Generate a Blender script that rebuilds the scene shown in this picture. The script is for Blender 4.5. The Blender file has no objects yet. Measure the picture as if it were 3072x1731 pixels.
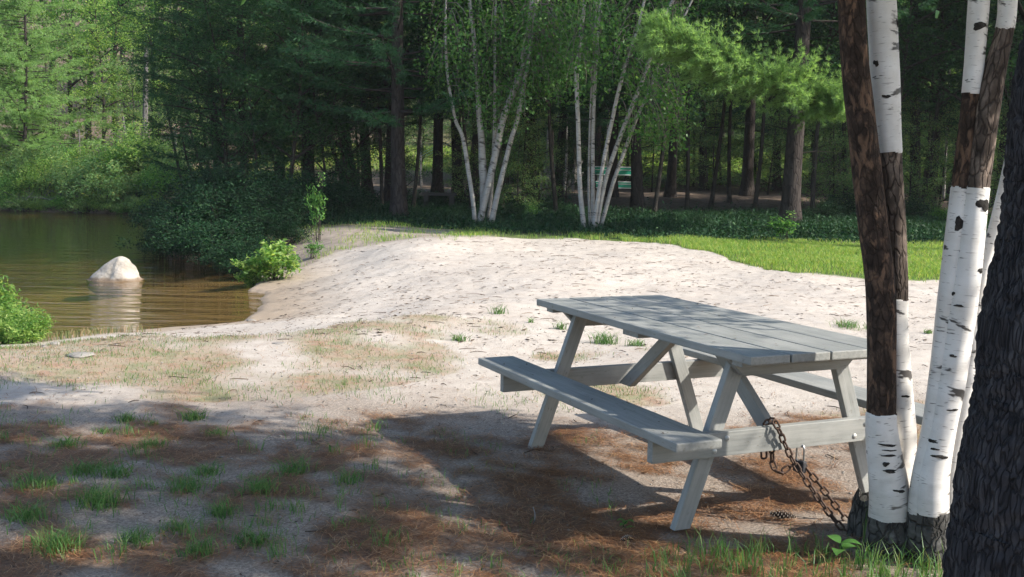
import bpy, bmesh, math, random
import numpy as np
from mathutils import Vector, Matrix, kdtree
R = np.random.default_rng(11)
random.seed(5)
C = bpy.context.scene.collection
PI = math.pi
SUN_AZ, SUN_EL = math.radians(-15.4), math.radians(37.3)
SUN = np.array([math.cos(SUN_EL)*math.cos(SUN_AZ), math.cos(SUN_EL)*math.sin(SUN_AZ), math.sin(SUN_EL)])
# ------------------------------------------------------------------ camera
CAM_F, CAM_H, CAM_P, CAM_R = 3212.07, 1.4647, 0.1112, 0.0218
cp, sp, cr, sr = math.cos(CAM_P), math.sin(CAM_P), math.cos(CAM_R), math.sin(CAM_R)
_r, _u, _f = np.array([1, 0, 0.]), np.array([0, sp, cp]), np.array([0, cp, -sp])
CR, CU = _r*cr+_u*sr, _u*cr-_r*sr
S = 3072/2576
EYE = np.array([0, 0, CAM_H])
def ray(px, py):
    d = _f+CR*((px*S-1536)/CAM_F)-CU*((py*S-865.5)/CAM_F)
    return d/d[1]
def at(px, py, Y):
    return EYE+ray(px, py)*Y
cam = bpy.data.cameras.new('camera'); camo = bpy.data.objects.new('camera', cam); C.objects.link(camo)
M = Matrix.Identity(4)
for i in range(3):
    M[i][0], M[i][1], M[i][2], M[i][3] = CR[i], CU[i], -_f[i], EYE[i]
camo.matrix_world = M
cam.sensor_width = 36; cam.lens = CAM_F/3072*36; cam.clip_end = 2000; cam.clip_start = 0.05
bpy.context.scene.camera = camo
# ------------------------------------------------------------------ node helper
class G:
    def __init__(s, name):
        s.m = bpy.data.materials.new(name); s.m.use_nodes = True
        s.nt = s.m.node_tree; s.nt.nodes.clear()
        s.out = s.nt.nodes.new('ShaderNodeOutputMaterial')
    def n(s, typ, inp=None, **at_):
        nd = s.nt.nodes.new(typ)
        for k, v in at_.items(): setattr(nd, k, v)
        for k, v in (inp or {}).items(): s.set(nd.inputs[k], v)
        return nd
    def set(s, sock, v):
        if isinstance(v, bpy.types.NodeSocket): s.nt.links.new(v, sock)
        else: sock.default_value = v
    def noise(s, vec, scale, detail=4, rough=.55, dist=0):
        return s.n('ShaderNodeTexNoise', {'Vector': vec, 'Scale': scale, 'Detail': detail, 'Roughness': rough, 'Distortion': dist}).outputs[0]
    def ramp(s, fac, stops, interp='LINEAR'):
        nd = s.n('ShaderNodeValToRGB', {'Fac': fac}); cr_ = nd.color_ramp; cr_.interpolation = interp
        while len(cr_.elements) < len(stops): cr_.elements.new(1)
        for e, (p, c) in zip(cr_.elements, stops):
            e.position = p; e.color = (c, c, c, 1) if isinstance(c, (int, float)) else (*c, 1)
        return nd.outputs[0]
    def mix(s, f, a, b, mode='MIX'):
        nd = s.n('ShaderNodeMix', data_type='RGBA', blend_type=mode)
        s.set(nd.inputs[0], f)
        for i, v in ((6, a), (7, b)): s.set(nd.inputs[i], v if isinstance(v, bpy.types.NodeSocket) else (*v, 1))
        return nd.outputs[2]
    def math(s, op, a, b=0.0):
        nd = s.n('ShaderNodeMath', operation=op); s.set(nd.inputs[0], a); s.set(nd.inputs[1], b); return nd.outputs[0]
    def map(s, vec, scale, loc=(0, 0, 0)):
        return s.n('ShaderNodeMapping', {'Vector': vec, 'Scale': scale, 'Location': loc}).outputs[0]
    def co(s, which='Object'): return s.n('ShaderNodeTexCoord').outputs[which]
    def bump(s, h, strength=.5, dist=.01):
        return s.n('ShaderNodeBump', {'Height': h, 'Strength': strength, 'Distance': dist}).outputs[0]
    def surf(s, col, rough=.8, spec=.3, nrm=None, **kw):
        i = {'Base Color': col if isinstance(col, bpy.types.NodeSocket) else (*col, 1), 'Roughness': rough, 'Specular IOR Level': spec}
        if nrm: i['Normal'] = nrm
        i.update(kw)
        b = s.n('ShaderNodeBsdfPrincipled', i)
        s.nt.links.new(b.outputs[0], s.out.inputs[0]); return b

def leaf_mat(name, stops, trans=.4, rough=.5, tint=(1.5, 1.35, .8), spec=.3):
    g = G(name); rnd = g.n('ShaderNodeNewGeometry').outputs['Random Per Island']
    col = g.ramp(rnd, stops)
    b = g.surf(col, rough, spec)
    tc = g.mix(1.0, col, tint, 'MULTIPLY')
    t = g.n('ShaderNodeBsdfTranslucent', {'Color': tc})
    mx = g.n('ShaderNodeMixShader', {0: trans}); g.nt.links.new(b.outputs[0], mx.inputs[1]); g.nt.links.new(t.outputs[0], mx.inputs[2])
    g.nt.links.new(mx.outputs[0], g.out.inputs[0])
    return g.m
MT = {}
MT['pine'] = leaf_mat('pine_needles', [(0, (.018, .066, .030)), (.5, (.032, .108, .046)), (1, (.065, .155, .060))], .3, .5, spec=.2)
MT['pine_soft'] = leaf_mat('pine_needles_fresh', [(0, (.140, .260, .085)), (.5, (.200, .340, .115)), (1, (.270, .420, .160))], .5, .5, (1.7, 1.6, 1.0), spec=.25)
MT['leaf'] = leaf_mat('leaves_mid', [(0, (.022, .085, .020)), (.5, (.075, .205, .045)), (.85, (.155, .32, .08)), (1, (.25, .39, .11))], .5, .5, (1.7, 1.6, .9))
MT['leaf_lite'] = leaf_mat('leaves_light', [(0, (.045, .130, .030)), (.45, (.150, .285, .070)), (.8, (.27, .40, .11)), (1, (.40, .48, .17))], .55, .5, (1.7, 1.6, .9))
MT['leaf_birch'] = leaf_mat('leaves_birch', [(0, (.040, .130, .026)), (.5, (.075, .190, .040)), (1, (.140, .250, .070))], .45, .4, (1.6, 1.6, .9))
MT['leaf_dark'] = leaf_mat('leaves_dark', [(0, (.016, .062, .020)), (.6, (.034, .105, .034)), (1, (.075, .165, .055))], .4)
MT['leaf_deep_shaded'] = leaf_mat('leaves_deep_green_shaded', [(0, (.005, .022, .009)), (.55, (.010, .038, .014)), (.9, (.020, .060, .022)), (1, (.045, .10, .035))], .15, .6, spec=.15)  # extra dark: shade on the shoreline shrubs is put into the leaf colour
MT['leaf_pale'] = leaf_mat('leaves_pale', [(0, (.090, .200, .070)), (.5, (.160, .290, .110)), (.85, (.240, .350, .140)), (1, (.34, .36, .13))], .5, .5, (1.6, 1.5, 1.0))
MT['leaf_under_shaded'] = leaf_mat('leaves_understorey_shaded', [(0, (.008, .036, .014)), (.6, (.016, .056, .020)), (.93, (.030, .080, .028)), (1, (.075, .14, .05))], .2, .55, spec=.2)  # dark tones put the tree shade over the undergrowth into the leaf colour
MT['grass'] = leaf_mat('grass_blades', [(0, (.11, .23, .045)), (.4, (.19, .32, .065)), (.75, (.27, .37, .09)), (1, (.40, .38, .15))], .45, .5, (1.6, 1.5, .8))
MT['tuft'] = leaf_mat('tuft_blades', [(0, (.055, .145, .040)), (.5, (.100, .210, .058)), (.85, (.160, .250, .080)), (1, (.220, .185, .085))], .35, .45, (1.3, 1.25, .7))
MT['drygrass'] = leaf_mat('dry_grass_blades', [(0, (.095, .160, .050)), (.4, (.17, .20, .075)), (.7, (.30, .20, .11)), (1, (.40, .29, .18))], .3, .7, (1, 1, .8))
MT['needle'] = leaf_mat('fallen_needle', [(0, (.120, .050, .022)), (.5, (.235, .108, .046)), (.85, (.36, .19, .09)), (1, (.46, .31, .17))], .15, .6, (1, 1, .8))
MT['litter'] = leaf_mat('litter_flakes', [(0, (.035, .025, .018)), (.6, (.10, .07, .048)), (1, (.22, .16, .11))], .05, .8, (1, 1, 1))
MT['catkin'] = leaf_mat('dead_twigs', [(0, (.10, .085, .075)), (1, (.24, .20, .17))], .05, .8, (1, 1, 1))

def bark(name, c0, c1, c2, su=9, sv=2.2, bs=.8, bd=.02, ck=.6, patch=None):
    g = G(name); uv = g.co('UV')
    v = g.map(uv, (su, sv, 1))
    n1 = g.noise(v, 1.0, 6, .65, .4)
    wv = g.n('ShaderNodeVectorMath', {0: g.map(uv, (su*2.6, sv*1.6, 1)), 1: g.n('ShaderNodeTexNoise', {'Vector': g.map(uv, (su*2, sv*2, 1)), 'Scale': 1.0, 'Detail': 3}).outputs[1]}, operation='ADD').outputs[0]
    vo = g.n('ShaderNodeTexVoronoi', {'Vector': wv, 'Scale': 1.0}, feature='DISTANCE_TO_EDGE').outputs[0]
    crack = g.ramp(vo, [(0, 0.), (.13, 1.)])
    col = g.ramp(n1, [(.25, c0), (.5, c1), (.75, c2)])
    col = g.mix(g.math('MULTIPLY', g.math('SUBTRACT', 1.0, crack), ck), col, (c0[0]*.35, c0[1]*.35, c0[2]*.35))
    if patch: col = g.mix(g.ramp(g.noise(g.map(uv, (su*1.2, sv*.7, 1), (2, 9, 0)), 1, 4, .6, .5), [(.55, 0.), (.62, .8)]), col, patch)
    h = g.math('ADD', g.math('MULTIPLY', crack, .7), g.math('MULTIPLY', n1, .5))
    g.surf(col, .9, .15, g.bump(h, bs, bd)); return g.m
MT['bark'] = bark('pine_bark', (.022, .018, .016), (.045, .037, .033), (.085, .070, .062))
MT['bark_near'] = bark('pine_bark_plates', (.012, .012, .014), (.034, .033, .037), (.085, .082, .085), 30, 11, 1, .010, .5)
MT['bark_grey'] = bark('grey_bark', (.09, .085, .08), (.17, .16, .15), (.28, .27, .25), 14, 5)
MT['bark_sap'] = bark('sapling_bark', (.025, .022, .018), (.050, .043, .036), (.09, .08, .068), 20, 6)
MT['inner'] = bark('birch_inner_bark', (.016, .012, .010), (.042, .030, .024), (.19, .120, .082), 16, 11, .8, .006, .45, (.17, .105, .07))
MT['inner_cracked'] = bark('birch_inner_bark_cracked', (.030, .023, .019), (.085, .066, .054), (.24, .19, .155), 15, 8, .9, .006, .7, (.26, .20, .16))
MT['root'] = bark('birch_root_bark', (.028, .027, .025), (.070, .068, .063), (.17, .165, .155), 14, 10, 1, .012)
def birch_mat(name, dens, base=(.70, .68, .65), sc=1.0):
    g = G(name); uv = g.co('UV')
    dash = g.noise(g.map(uv, (22*sc, 150*sc, 1)), 1, 2, .5)
    dash2 = g.noise(g.map(uv, (7*sc, 30*sc, 1), (3, 7, 0)), 1, 3, .6, .6)
    big = g.noise(g.map(uv, (5*sc, 13*sc, 1), (11, 2, 0)), 1, 4, .6, .3)
    tone = g.noise(g.map(uv, (3, 6, 1)), 1, 5, .6)
    col = g.ramp(tone, [(.3, (base[0]*.80, base[1]*.77, base[2]*.73)), (.6, base), (1, (.82, .81, .79))])
    col = g.mix(g.ramp(dash, [(.66-.05*dens, 0.), (.71-.05*dens, .6)]), col, (.16, .13, .11))
    col = g.mix(g.ramp(big, [(.645-.04*dens, 0.), (.68-.04*dens, .95)]), col, (.035, .030, .028))
    col = g.mix(g.ramp(dash2, [(.685-.06*dens, 0.), (.71-.06*dens, .9)]), col, (.045, .040, .036))
    hv = g.n('ShaderNodeSeparateXYZ', {0: uv}).outputs[1]
    st = g.math('ADD', g.math('MULTIPLY', hv, 1.6), g.math('MULTIPLY', big, .9))
    col = g.mix(g.ramp(st, [(.45, .9), (.62, .45), (.95, 0.)]), col, (.12, .11, .095))
    col = g.mix(g.ramp(g.noise(g.map(uv, (4, 3, 1), (5, 1, 0)), 1, 5, .7), [(.5, 0.), (.75, .5)]), col, (.36, .33, .28))
    h = g.math('ADD', g.math('MULTIPLY', dash, .6), tone)
    g.surf(col, .55, .35, g.bump(h, .35, .004)); return g.m
MT['birch'] = birch_mat('birch_bark', .45)
MT['birch_far_shaded'] = birch_mat('birch_bark_far_shaded', 1.1, (.37, .345, .32), .5)  # greyer than the near bark: shade on far stems put into the colour
# ------------------------------------------------------------------ mesh helper
def tag(o, label=None, cat=None, group=None, kind=None):
    for k, v in (('label', label), ('category', cat), ('group', group), ('kind', kind)):
        if v: o[k] = v
    return o
class MB:
    def __init__(s): s.V, s.F, s.MI, s.UV, s.n = [], [], [], [], 0
    def add(s, V, F, mi=0, uv=None):
        V = np.asarray(V, float).reshape(-1, 3); F = np.asarray(F, int)
        if not len(F): return
        s.V.append(V); s.F.append(F+s.n); s.n += len(V)
        s.MI.append(np.full(len(F), mi) if np.isscalar(mi) else np.asarray(mi))
        s.UV.append(np.zeros((len(V), 2)) if uv is None else uv)
    def mesh(s, name, mats, smooth=True):
        me = bpy.data.meshes.new(name)
        V = np.concatenate(s.V); UV = np.concatenate(s.UV)
        L = np.concatenate([f.ravel() for f in s.F]); tot = np.concatenate([np.full(len(f), f.shape[1]) for f in s.F])
        me.vertices.add(len(V)); me.vertices.foreach_set('co', V.ravel().astype(np.float32))
        me.loops.add(len(L)); me.loops.foreach_set('vertex_index', L.astype(np.int32))
        st = np.concatenate([[0], np.cumsum(tot)[:-1]])
        me.polygons.add(len(tot)); me.polygons.foreach_set('loop_start', st.astype(np.int32))
        for m in (mats if isinstance(mats, (list, tuple)) else [mats]): me.materials.append(MT[m] if isinstance(m, str) else m)
        me.polygons.foreach_set('material_index', np.concatenate(s.MI).astype(np.int32))
        me.polygons.foreach_set('use_smooth', np.full(len(tot), smooth))
        ul = me.uv_layers.new(name='UVMap'); ul.data.foreach_set('uv', UV[L].ravel().astype(np.float32))
        me.update(calc_edges=True)
        return me
    def build(s, name, mats, parent=None, smooth=True):
        return link(name, s.mesh(name, mats, smooth), parent)
def link(name, me, parent=None):
    o = bpy.data.objects.new(name, me); C.objects.link(o)
    if parent is not None: o.parent = parent
    return o
def empty(name, loc=(0, 0, 0), rz=0, sc=1):
    o = bpy.data.objects.new(name, None); C.objects.link(o); o.location = loc; o.rotation_euler = (0, 0, rz)
    o.scale = (sc,)*3 if np.isscalar(sc) else sc; o.empty_display_size = .2; return o
def copy_tree(o, parent=None):
    c = o.copy(); C.objects.link(c); c.parent = parent
    for ch in [x for x in o.children]: copy_tree(ch, c)
    return c
def catmull(P, n):
    P = np.asarray(P, float); k = len(P)
    if k < 3: t = np.linspace(0, 1, n)[:, None]; return P[0]*(1-t)+P[-1]*t
    Q = np.vstack([2*P[0]-P[1], P, 2*P[-1]-P[-2]]); out = []
    for t in np.linspace(0, k-1-1e-9, n):
        i = int(t); f = t-i; a, b, c, d = Q[i:i+4]
        out.append(.5*((2*b)+(-a+c)*f+(2*a-5*b+4*c-d)*f*f+(-a+3*b-3*c+d)*f**3))
    return np.array(out)
def tube(P, rad, seg=8, bumpf=None, cap=True):
    P = np.asarray(P, float); n = len(P); rad = np.broadcast_to(rad, (n,)) if np.ndim(rad) < 2 else rad
    T = np.gradient(P, axis=0); T /= np.linalg.norm(T, axis=1)[:, None]+1e-12
    ref = np.array([0, 1, 0]) if abs(T[0][1]) < .9 else np.array([1, 0, 0])
    X = np.cross(T, ref); X /= np.linalg.norm(X, axis=1)[:, None]+1e-12; Y = np.cross(T, X)
    a = np.linspace(0, 2*PI, seg+1)
    ln = np.concatenate([[0], np.cumsum(np.linalg.norm(np.diff(P, axis=0), axis=1))])
    r = rad[:, None]*np.ones(seg+1)
    if bumpf is not None: r = r*(1+bumpf(a[None, :], ln[:, None]))
    V = P[:, None]+X[:, None]*(np.cos(a)[None, :, None]*r[..., None])+Y[:, None]*(np.sin(a)[None, :, None]*r[..., None])
    i = np.arange(n-1)[:, None]*(seg+1)+np.arange(seg)[None, :]
    F = np.stack([i, i+1, i+seg+2, i+seg+1], -1).reshape(-1, 4)
    uv = np.stack([np.broadcast_to(a[None, :]*rad.mean(), (n, seg+1)), np.broadcast_to(ln[:, None], (n, seg+1))], -1).reshape(-1, 2)
    return V.reshape(-1, 3), F, uv
def snoise(x, y, f, seed, oct_=3):
    rr = np.random.default_rng(seed); o = 0; amp = 1; tot = 0
    for k in range(oct_):
        for j in range(6):
            th, ph = rr.uniform(0, 2*PI, 2); ff = f*(2**k)*rr.uniform(.6, 1.4)
            o = o+amp*np.sin(ff*(x*math.cos(th)+y*math.sin(th))*2*PI+ph)
        tot += amp*2.2; amp *= .55
    return o/tot
def ss(a, b, x):
    t = np.clip((x-a)/(b-a), 0, 1); return t*t*(3-2*t)
# ------------------------------------------------------------------ terrain
ZW = -0.40
def on_level(px, py, z):
    d = ray(px, py); return (EYE+d*((z-CAM_H)/d[2]))[:2]
POND = np.array([(-60, 9), (-20, 9.6), (-9, 10.0)]+[tuple(on_level(a_, b_, ZW)) for a_, b_ in ((-40, 868), (90, 862), (200, 853), (300, 846), (430, 826), (540, 819), (625, 812), (652, 788), (655, 755), (650, 725), (672, 705), (640, 680), (560, 664), (480, 652))]+
                [(-7.0, 22.0), (-7.7, 24), (-8.2, 28), (-8.6, 32), (-9.3, 35.5), (-11, 37.2), (-15, 37.9), (-20, 38.6), (-34, 41), (-60, 44)], float)
def pond_sd(x, y):
    x = np.asarray(x, float); y = np.asarray(y, float); d = np.full(x.shape, 1e9); ins = np.zeros(x.shape, bool)
    for (x0, y0), (x1, y1) in zip(POND, np.roll(POND, -1, 0)):
        dx, dy = x1-x0, y1-y0; t = np.clip(((x-x0)*dx+(y-y0)*dy)/(dx*dx+dy*dy), 0, 1)
        d = np.minimum(d, np.hypot(x-x0-t*dx, y-y0-t*dy))
        c = ((y0 > y) != (y1 > y)) & (x < (x1-x0)*(y-y0)/((y1-y0) if y1 != y0 else 1e-9)+x0); ins ^= c
    return np.where(ins, -d, d)
def terrain(x, y, fine=True):
    x = np.asarray(x, float); y = np.asarray(y, float)
    d = pond_sd(x, y)+.12*snoise(x, y, .45, 3, 2)
    zb = .22*ss(11, 20, y)+.5*ss(22, 38, y)+1.9*ss(40, 60, y)+26*ss(60, 118, y)
    zb = zb+.035*snoise(x, y, .22, 4, 2)*ss(6, 12, y)+.012*snoise(x, y, .5, 5, 2)
    w = np.where(y < 17, 3.6, np.where(x > -6, 3.0, 1.6))
    z = np.where(d > 0, ZW+(zb-ZW)*ss(-.1, .95, d/w)**.75, ZW-np.minimum(1.4, .015+.11*-d))
    if fine:
        sand = np.exp(-((y-14.5)/6.0)**4)*(d > .1)
        z = z+sand*(0.004*np.minimum(0, snoise(x, y, 2.2, 6, 3))*2+.002*snoise(x, y, 6, 8, 1)+.012*snoise(x, y, .7, 9, 2))
    return z
def tz(x, y): return float(terrain(np.array([x]), np.array([y]))[0])
def gp(px, py, ymax=100):
    d = ray(px, py); t = np.linspace(2, ymax, 1600); P = EYE+d*t[:, None]
    hit = np.nonzero(P[:, 2] < terrain(P[:, 0], P[:, 1]))[0]
    return P[hit[0]] if len(hit) else P[-1]
def spaced(segs):
    out = [segs[0][0]]
    for a, b, st in segs:
        n = max(1, round((b-a)/st)); out += list(np.linspace(a, b, n+1)[1:])
    return np.array(out)
xs = spaced([(-160, -60, 12), (-60, -20, 2), (-20, -7, .35), (-7, 6, .05), (6, 14, .2), (14, 40, 1), (40, 160, 12)])
ys = spaced([(-12, 2.8, .6), (2.8, 8, .045), (8, 24, .075), (24, 45, .35), (45, 130, 2.0), (130, 200, 10)])
X, Y = np.meshgrid(xs, ys)
Z = terrain(X, Y)
nx, ny = len(xs), len(ys)
ii = np.arange(ny-1)[:, None]*nx+np.arange(nx-1)[None, :]
tb = MB(); tb.add(np.stack([X, Y, Z], -1).reshape(-1, 3), np.stack([ii, ii+1, ii+nx+1, ii+nx], -1).reshape(-1, 4))
SD = pond_sd(X, Y)
def blob(x, y, cx, cy, rx, ry, soft=.35):
    return 1-ss(1-soft, 1+soft, np.hypot((x-cx)/rx, (y-cy)/ry))
def needle_mask(x, y):
    n = snoise(x, y, .7, 21, 3); n2 = snoise(x, y, 2.2, 22, 3)
    m = .36*ss(6.7, 5.6, y+.5*n)+.25*ss(.1, .6, n)*ss(6.8, 6.0, y)+.0*x
    m = np.maximum(m, .9*blob(x, y, .35, 4.35, 1.1, .75)); m = np.maximum(m, .9*blob(x, y, -2.1, 5.5, 1.1, .45))
    m = np.maximum(m, .8*blob(x, y, -.45, 5.2, .5, .5)); m = np.maximum(m, .8*blob(x, y, .95, 4.7, .6, .4))
    m = np.maximum(m, .6*blob(x, y, 1.9, 6.0, .8, .5))
    m = np.maximum(m, .75*ss(4.4, 3.7, y))
    return np.clip(m*.9+(.35*n+.55*n2)*np.clip(m*3, 0, 1), 0, 1)
def dry_mask(x, y):
    n = snoise(x, y, .5, 31, 3)
    m = np.maximum(blob(x, y, -2.2, 8.0, 1.5, 1.25), .7*blob(x, y, -.75, 9.7, .75, .55)); m = np.maximum(m, .8*blob(x, y, -3.6, 8.6, .9, .9))
    m = np.maximum(m, .5*blob(x, y, 1.0, 8.5, .7, .4)); m = np.maximum(m, .55*blob(x, y, .6, 7.0, .5, .35)); m = np.maximum(m, .6*blob(x, y, 2.6, 6.4, .7, .5))
    return np.clip(m*.85+.7*n*(m > .05), 0, .8)
def traced(P): return sorted(tuple(gp(a_, b_)[:2]) for a_, b_ in P)
LAWN_EDGE = [(-9, 20.)]+traced(((745, 684), (800, 658), (850, 640), (920, 623), (985, 611), (1100, 605), (1300, 602), (1450, 603), (1600, 611), (1700, 622), (1790, 636), (1822, 648), (1850, 664), (1920, 678), (2000, 690), (2100, 699), (2190, 707), (2290, 712), (2400, 716), (2600, 722)))+[(16, 15.), (40, 14)]
SHADE_EDGE = [(-9, 22.5), (-2, 22.0), (0.5, 20.6)]+traced(((1560, 598), (1650, 604), (1800, 606), (2000, 611), (2150, 615), (2300, 618), (2420, 620), (2576, 623)))+[(20, 19.), (40, 18)]
def shade_edge(x):
    a_, b_ = zip(*SHADE_EDGE); return np.interp(x, a_, b_)
def lawn_edge(x):
    # y of the sand's far edge
    pts = LAWN_EDGE
    px, py = zip(*pts); return np.interp(x, px, py)
def lawn_mask(x, y):
    d = y-lawn_edge(x)+.12*snoise(x, y, .8, 41, 3)
    return ss(-.1, .5, d)
gm = lawn_mask(X, Y)*(SD > .3)*(1-.75*ss(1.0, -1.5, X+.5*snoise(X, Y, .5, 45, 2))*ss(23, 21, Y))
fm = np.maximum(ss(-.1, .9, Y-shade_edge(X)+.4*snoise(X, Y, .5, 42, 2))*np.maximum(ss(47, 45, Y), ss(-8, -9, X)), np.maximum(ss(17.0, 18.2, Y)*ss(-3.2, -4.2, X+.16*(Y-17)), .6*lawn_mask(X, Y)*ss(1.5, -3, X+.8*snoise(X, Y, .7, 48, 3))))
wet = ss(1.5, .1, SD)
tme = tb.mesh('ground', [], True)
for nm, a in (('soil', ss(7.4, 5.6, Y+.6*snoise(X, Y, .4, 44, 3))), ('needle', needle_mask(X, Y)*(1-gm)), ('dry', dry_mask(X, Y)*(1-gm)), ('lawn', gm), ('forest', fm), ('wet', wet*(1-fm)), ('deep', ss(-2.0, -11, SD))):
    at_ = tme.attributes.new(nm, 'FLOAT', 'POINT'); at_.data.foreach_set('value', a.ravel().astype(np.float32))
g = G('ground'); oc = g.co('Object')
A = lambda nm: g.n('ShaderNodeAttribute', attribute_name=nm).outputs['Fac']
n_f = g.noise(oc, 60, 5, .7); n_m = g.noise(oc, 6, 5, .6); n_l = g.noise(oc, .8, 3, .55); n_x = g.noise(oc, 220, 3, .7)
sand = g.ramp(n_m, [(.25, (.37, .325, .280)), (.5, (.46, .41, .355)), (.8, (.53, .48, .425))])
sand = g.mix(g.ramp(n_f, [(.3, .55), (.48, 0.)]), sand, (.25, .20, .16))
sand = g.mix(g.ramp(n_x, [(.64, 0.), (.72, .8)]), sand, (.15, .12, .10))
sand = g.mix(g.ramp(g.noise(oc, 26, 4, .8, .5), [(.62, 0.), (.72, .3)]), sand, (.24, .20, .17))
sand = g.mix(g.ramp(n_l, [(.3, .35), (.6, 0.)]), sand, (.36, .30, .25))
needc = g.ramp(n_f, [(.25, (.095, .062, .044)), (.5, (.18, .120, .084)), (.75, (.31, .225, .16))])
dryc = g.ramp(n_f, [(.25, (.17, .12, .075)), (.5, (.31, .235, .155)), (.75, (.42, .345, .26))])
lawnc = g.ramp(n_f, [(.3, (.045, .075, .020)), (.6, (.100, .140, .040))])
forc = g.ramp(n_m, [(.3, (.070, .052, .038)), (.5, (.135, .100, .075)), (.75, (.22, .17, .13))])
def brk(a, lo=.3, hi=.62):
    return g.ramp(g.math('ADD', a, g.math('MULTIPLY', g.math('SUBTRACT', n_f, .5), .9)), [(lo, 0.), (hi, 1.)])
n_y = g.noise(oc, 95, 3, .75)
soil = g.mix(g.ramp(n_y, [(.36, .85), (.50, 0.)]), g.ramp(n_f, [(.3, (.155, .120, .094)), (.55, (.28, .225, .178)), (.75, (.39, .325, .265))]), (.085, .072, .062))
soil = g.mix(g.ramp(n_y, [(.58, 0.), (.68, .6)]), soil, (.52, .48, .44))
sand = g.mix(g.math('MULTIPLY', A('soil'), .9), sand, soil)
dryc = g.mix(g.ramp(n_m, [(.48, 0.), (.62, .75)]), dryc, (.27, .135, .075))
dryc = g.mix(g.ramp(g.noise(oc, 4, 4, .6), [(.46, 0.), (.62, .75)]), dryc, (.17, .19, .085))
col = g.mix(brk(A('dry'), .1, .95), sand, dryc)
col = g.mix(brk(A('needle'), .12, .95), col, needc)
col = g.mix(brk(A('lawn')), col, lawnc)
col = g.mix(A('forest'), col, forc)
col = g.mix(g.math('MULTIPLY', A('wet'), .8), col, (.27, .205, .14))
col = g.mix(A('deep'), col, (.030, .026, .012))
hgt = g.math('ADD', g.math('MULTIPLY', n_f, .8), g.math('ADD', g.math('MULTIPLY', n_m, 1.2), g.math('MULTIPLY', n_x, .25)))
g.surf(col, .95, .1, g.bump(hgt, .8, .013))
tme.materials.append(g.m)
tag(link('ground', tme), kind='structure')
# ------------------------------------------------------------------ water
wb = MB(); wx = spaced([(-60, 0, 2.0)]); wy = spaced([(6, 48, 2.0)])
WX, WY = np.meshgrid(wx, wy); ii = np.arange(len(wy)-1)[:, None]*len(wx)+np.arange(len(wx)-1)[None, :]
WS = pond_sd(WX, WY)
F = np.stack([ii, ii+1, ii+len(wx)+1, ii+len(wx)], -1).reshape(-1, 4)
keep = (WS.ravel()[F] < 2.0).any(1)
wb.add(np.stack([WX, WY, np.full(WX.shape, ZW)], -1).reshape(-1, 3), F[keep])
g = G('water'); oc = g.co('Object')
w1 = g.noise(g.map(oc, (1.5, 7, 1)), 1.0, 3, .55, .4); w2 = g.noise(g.map(oc, (4, 16, 1)), 1.0, 2, .5)
w3 = g.noise(g.map(oc, (.5, 2.4, 1), (3, 1, 0)), 1.0, 2, .5, .5)
hgt = g.math('ADD', g.math('MULTIPLY', w3, 2.6), g.math('ADD', g.math('MULTIPLY', w1, 1.0), g.math('MULTIPLY', w2, .35)))
nrm = g.bump(hgt, .36, .06)
tr = g.n('ShaderNodeBsdfTransparent', {'Color': (.70, .61, .40, 1)})
gl = g.n('ShaderNodeBsdfGlossy', {'Color': (1, 1, 1, 1), 'Roughness': .03, 'Normal': nrm})
fr = g.n('ShaderNodeFresnel', {'IOR': 1.33, 'Normal': nrm})
bf = g.n('ShaderNodeNewGeometry').outputs['Backfacing']
ff = g.math('ADD', g.math('MULTIPLY', g.math('SUBTRACT', 1.0, bf), fr.outputs[0]), g.math('MULTIPLY', bf, .06))
mx = g.n('ShaderNodeMixShader', {0: ff}); g.nt.links.new(tr.outputs[0], mx.inputs[1]); g.nt.links.new(gl.outputs[0], mx.inputs[2])
g.nt.links.new(mx.outputs[0], g.out.inputs[0])
tag(wb.build('water', [g.m]), kind='structure')
# ------------------------------------------------------------------ foliage primitives
def rvec(n):
    v = R.normal(size=(n, 3)); return v/np.linalg.norm(v, axis=1)[:, None]
def leaves(mb, P, size, up=.6, mi=0, asp=.55, droop=0.):
    n = len(P)
    if not n: return
    d = rvec(n); d[:, 2] = d[:, 2]*.6-droop; d /= np.linalg.norm(d, axis=1)[:, None]
    nr = rvec(n)*(1-up)+np.array([0, 0, up]); s = np.cross(d, nr); s /= np.linalg.norm(s, axis=1)[:, None]+1e-9
    nn = np.cross(s, d)
    L = size*R.uniform(.6, 1.3, n)[:, None]; W = L*asp
    V = np.stack([P, P+d*L*.45+s*W*.5+nn*L*.08, P+d*L, P+d*L*.45-s*W*.5+nn*L*.08], 1)
    mb.add(V.reshape(-1, 3), np.arange(n*4).reshape(n, 4), mi)
def tufts(mb, P, D, nb=9, length=.12, width=.012, spread=.75, mi=0):
    n = len(P)
    if not n: return
    d = D[:, None, :]+rvec(n*nb).reshape(n, nb, 3)*spread; d /= np.linalg.norm(d, axis=2)[..., None]
    s = np.cross(d, rvec(n*nb).reshape(n, nb, 3)); s /= np.linalg.norm(s, axis=2)[..., None]+1e-9
    L = length*R.uniform(.7, 1.15, (n, nb, 1))
    B = P[:, None, :]+np.zeros((n, nb, 3)); tip = B+d*L; tip[..., 2] -= L[..., 0]*.12
    V = np.stack([B-s*width*.5, B+s*width*.5, tip], 2).reshape(-1, 3)
    mb.add(V, np.arange(n*nb*3).reshape(-1, 3), mi)
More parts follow.
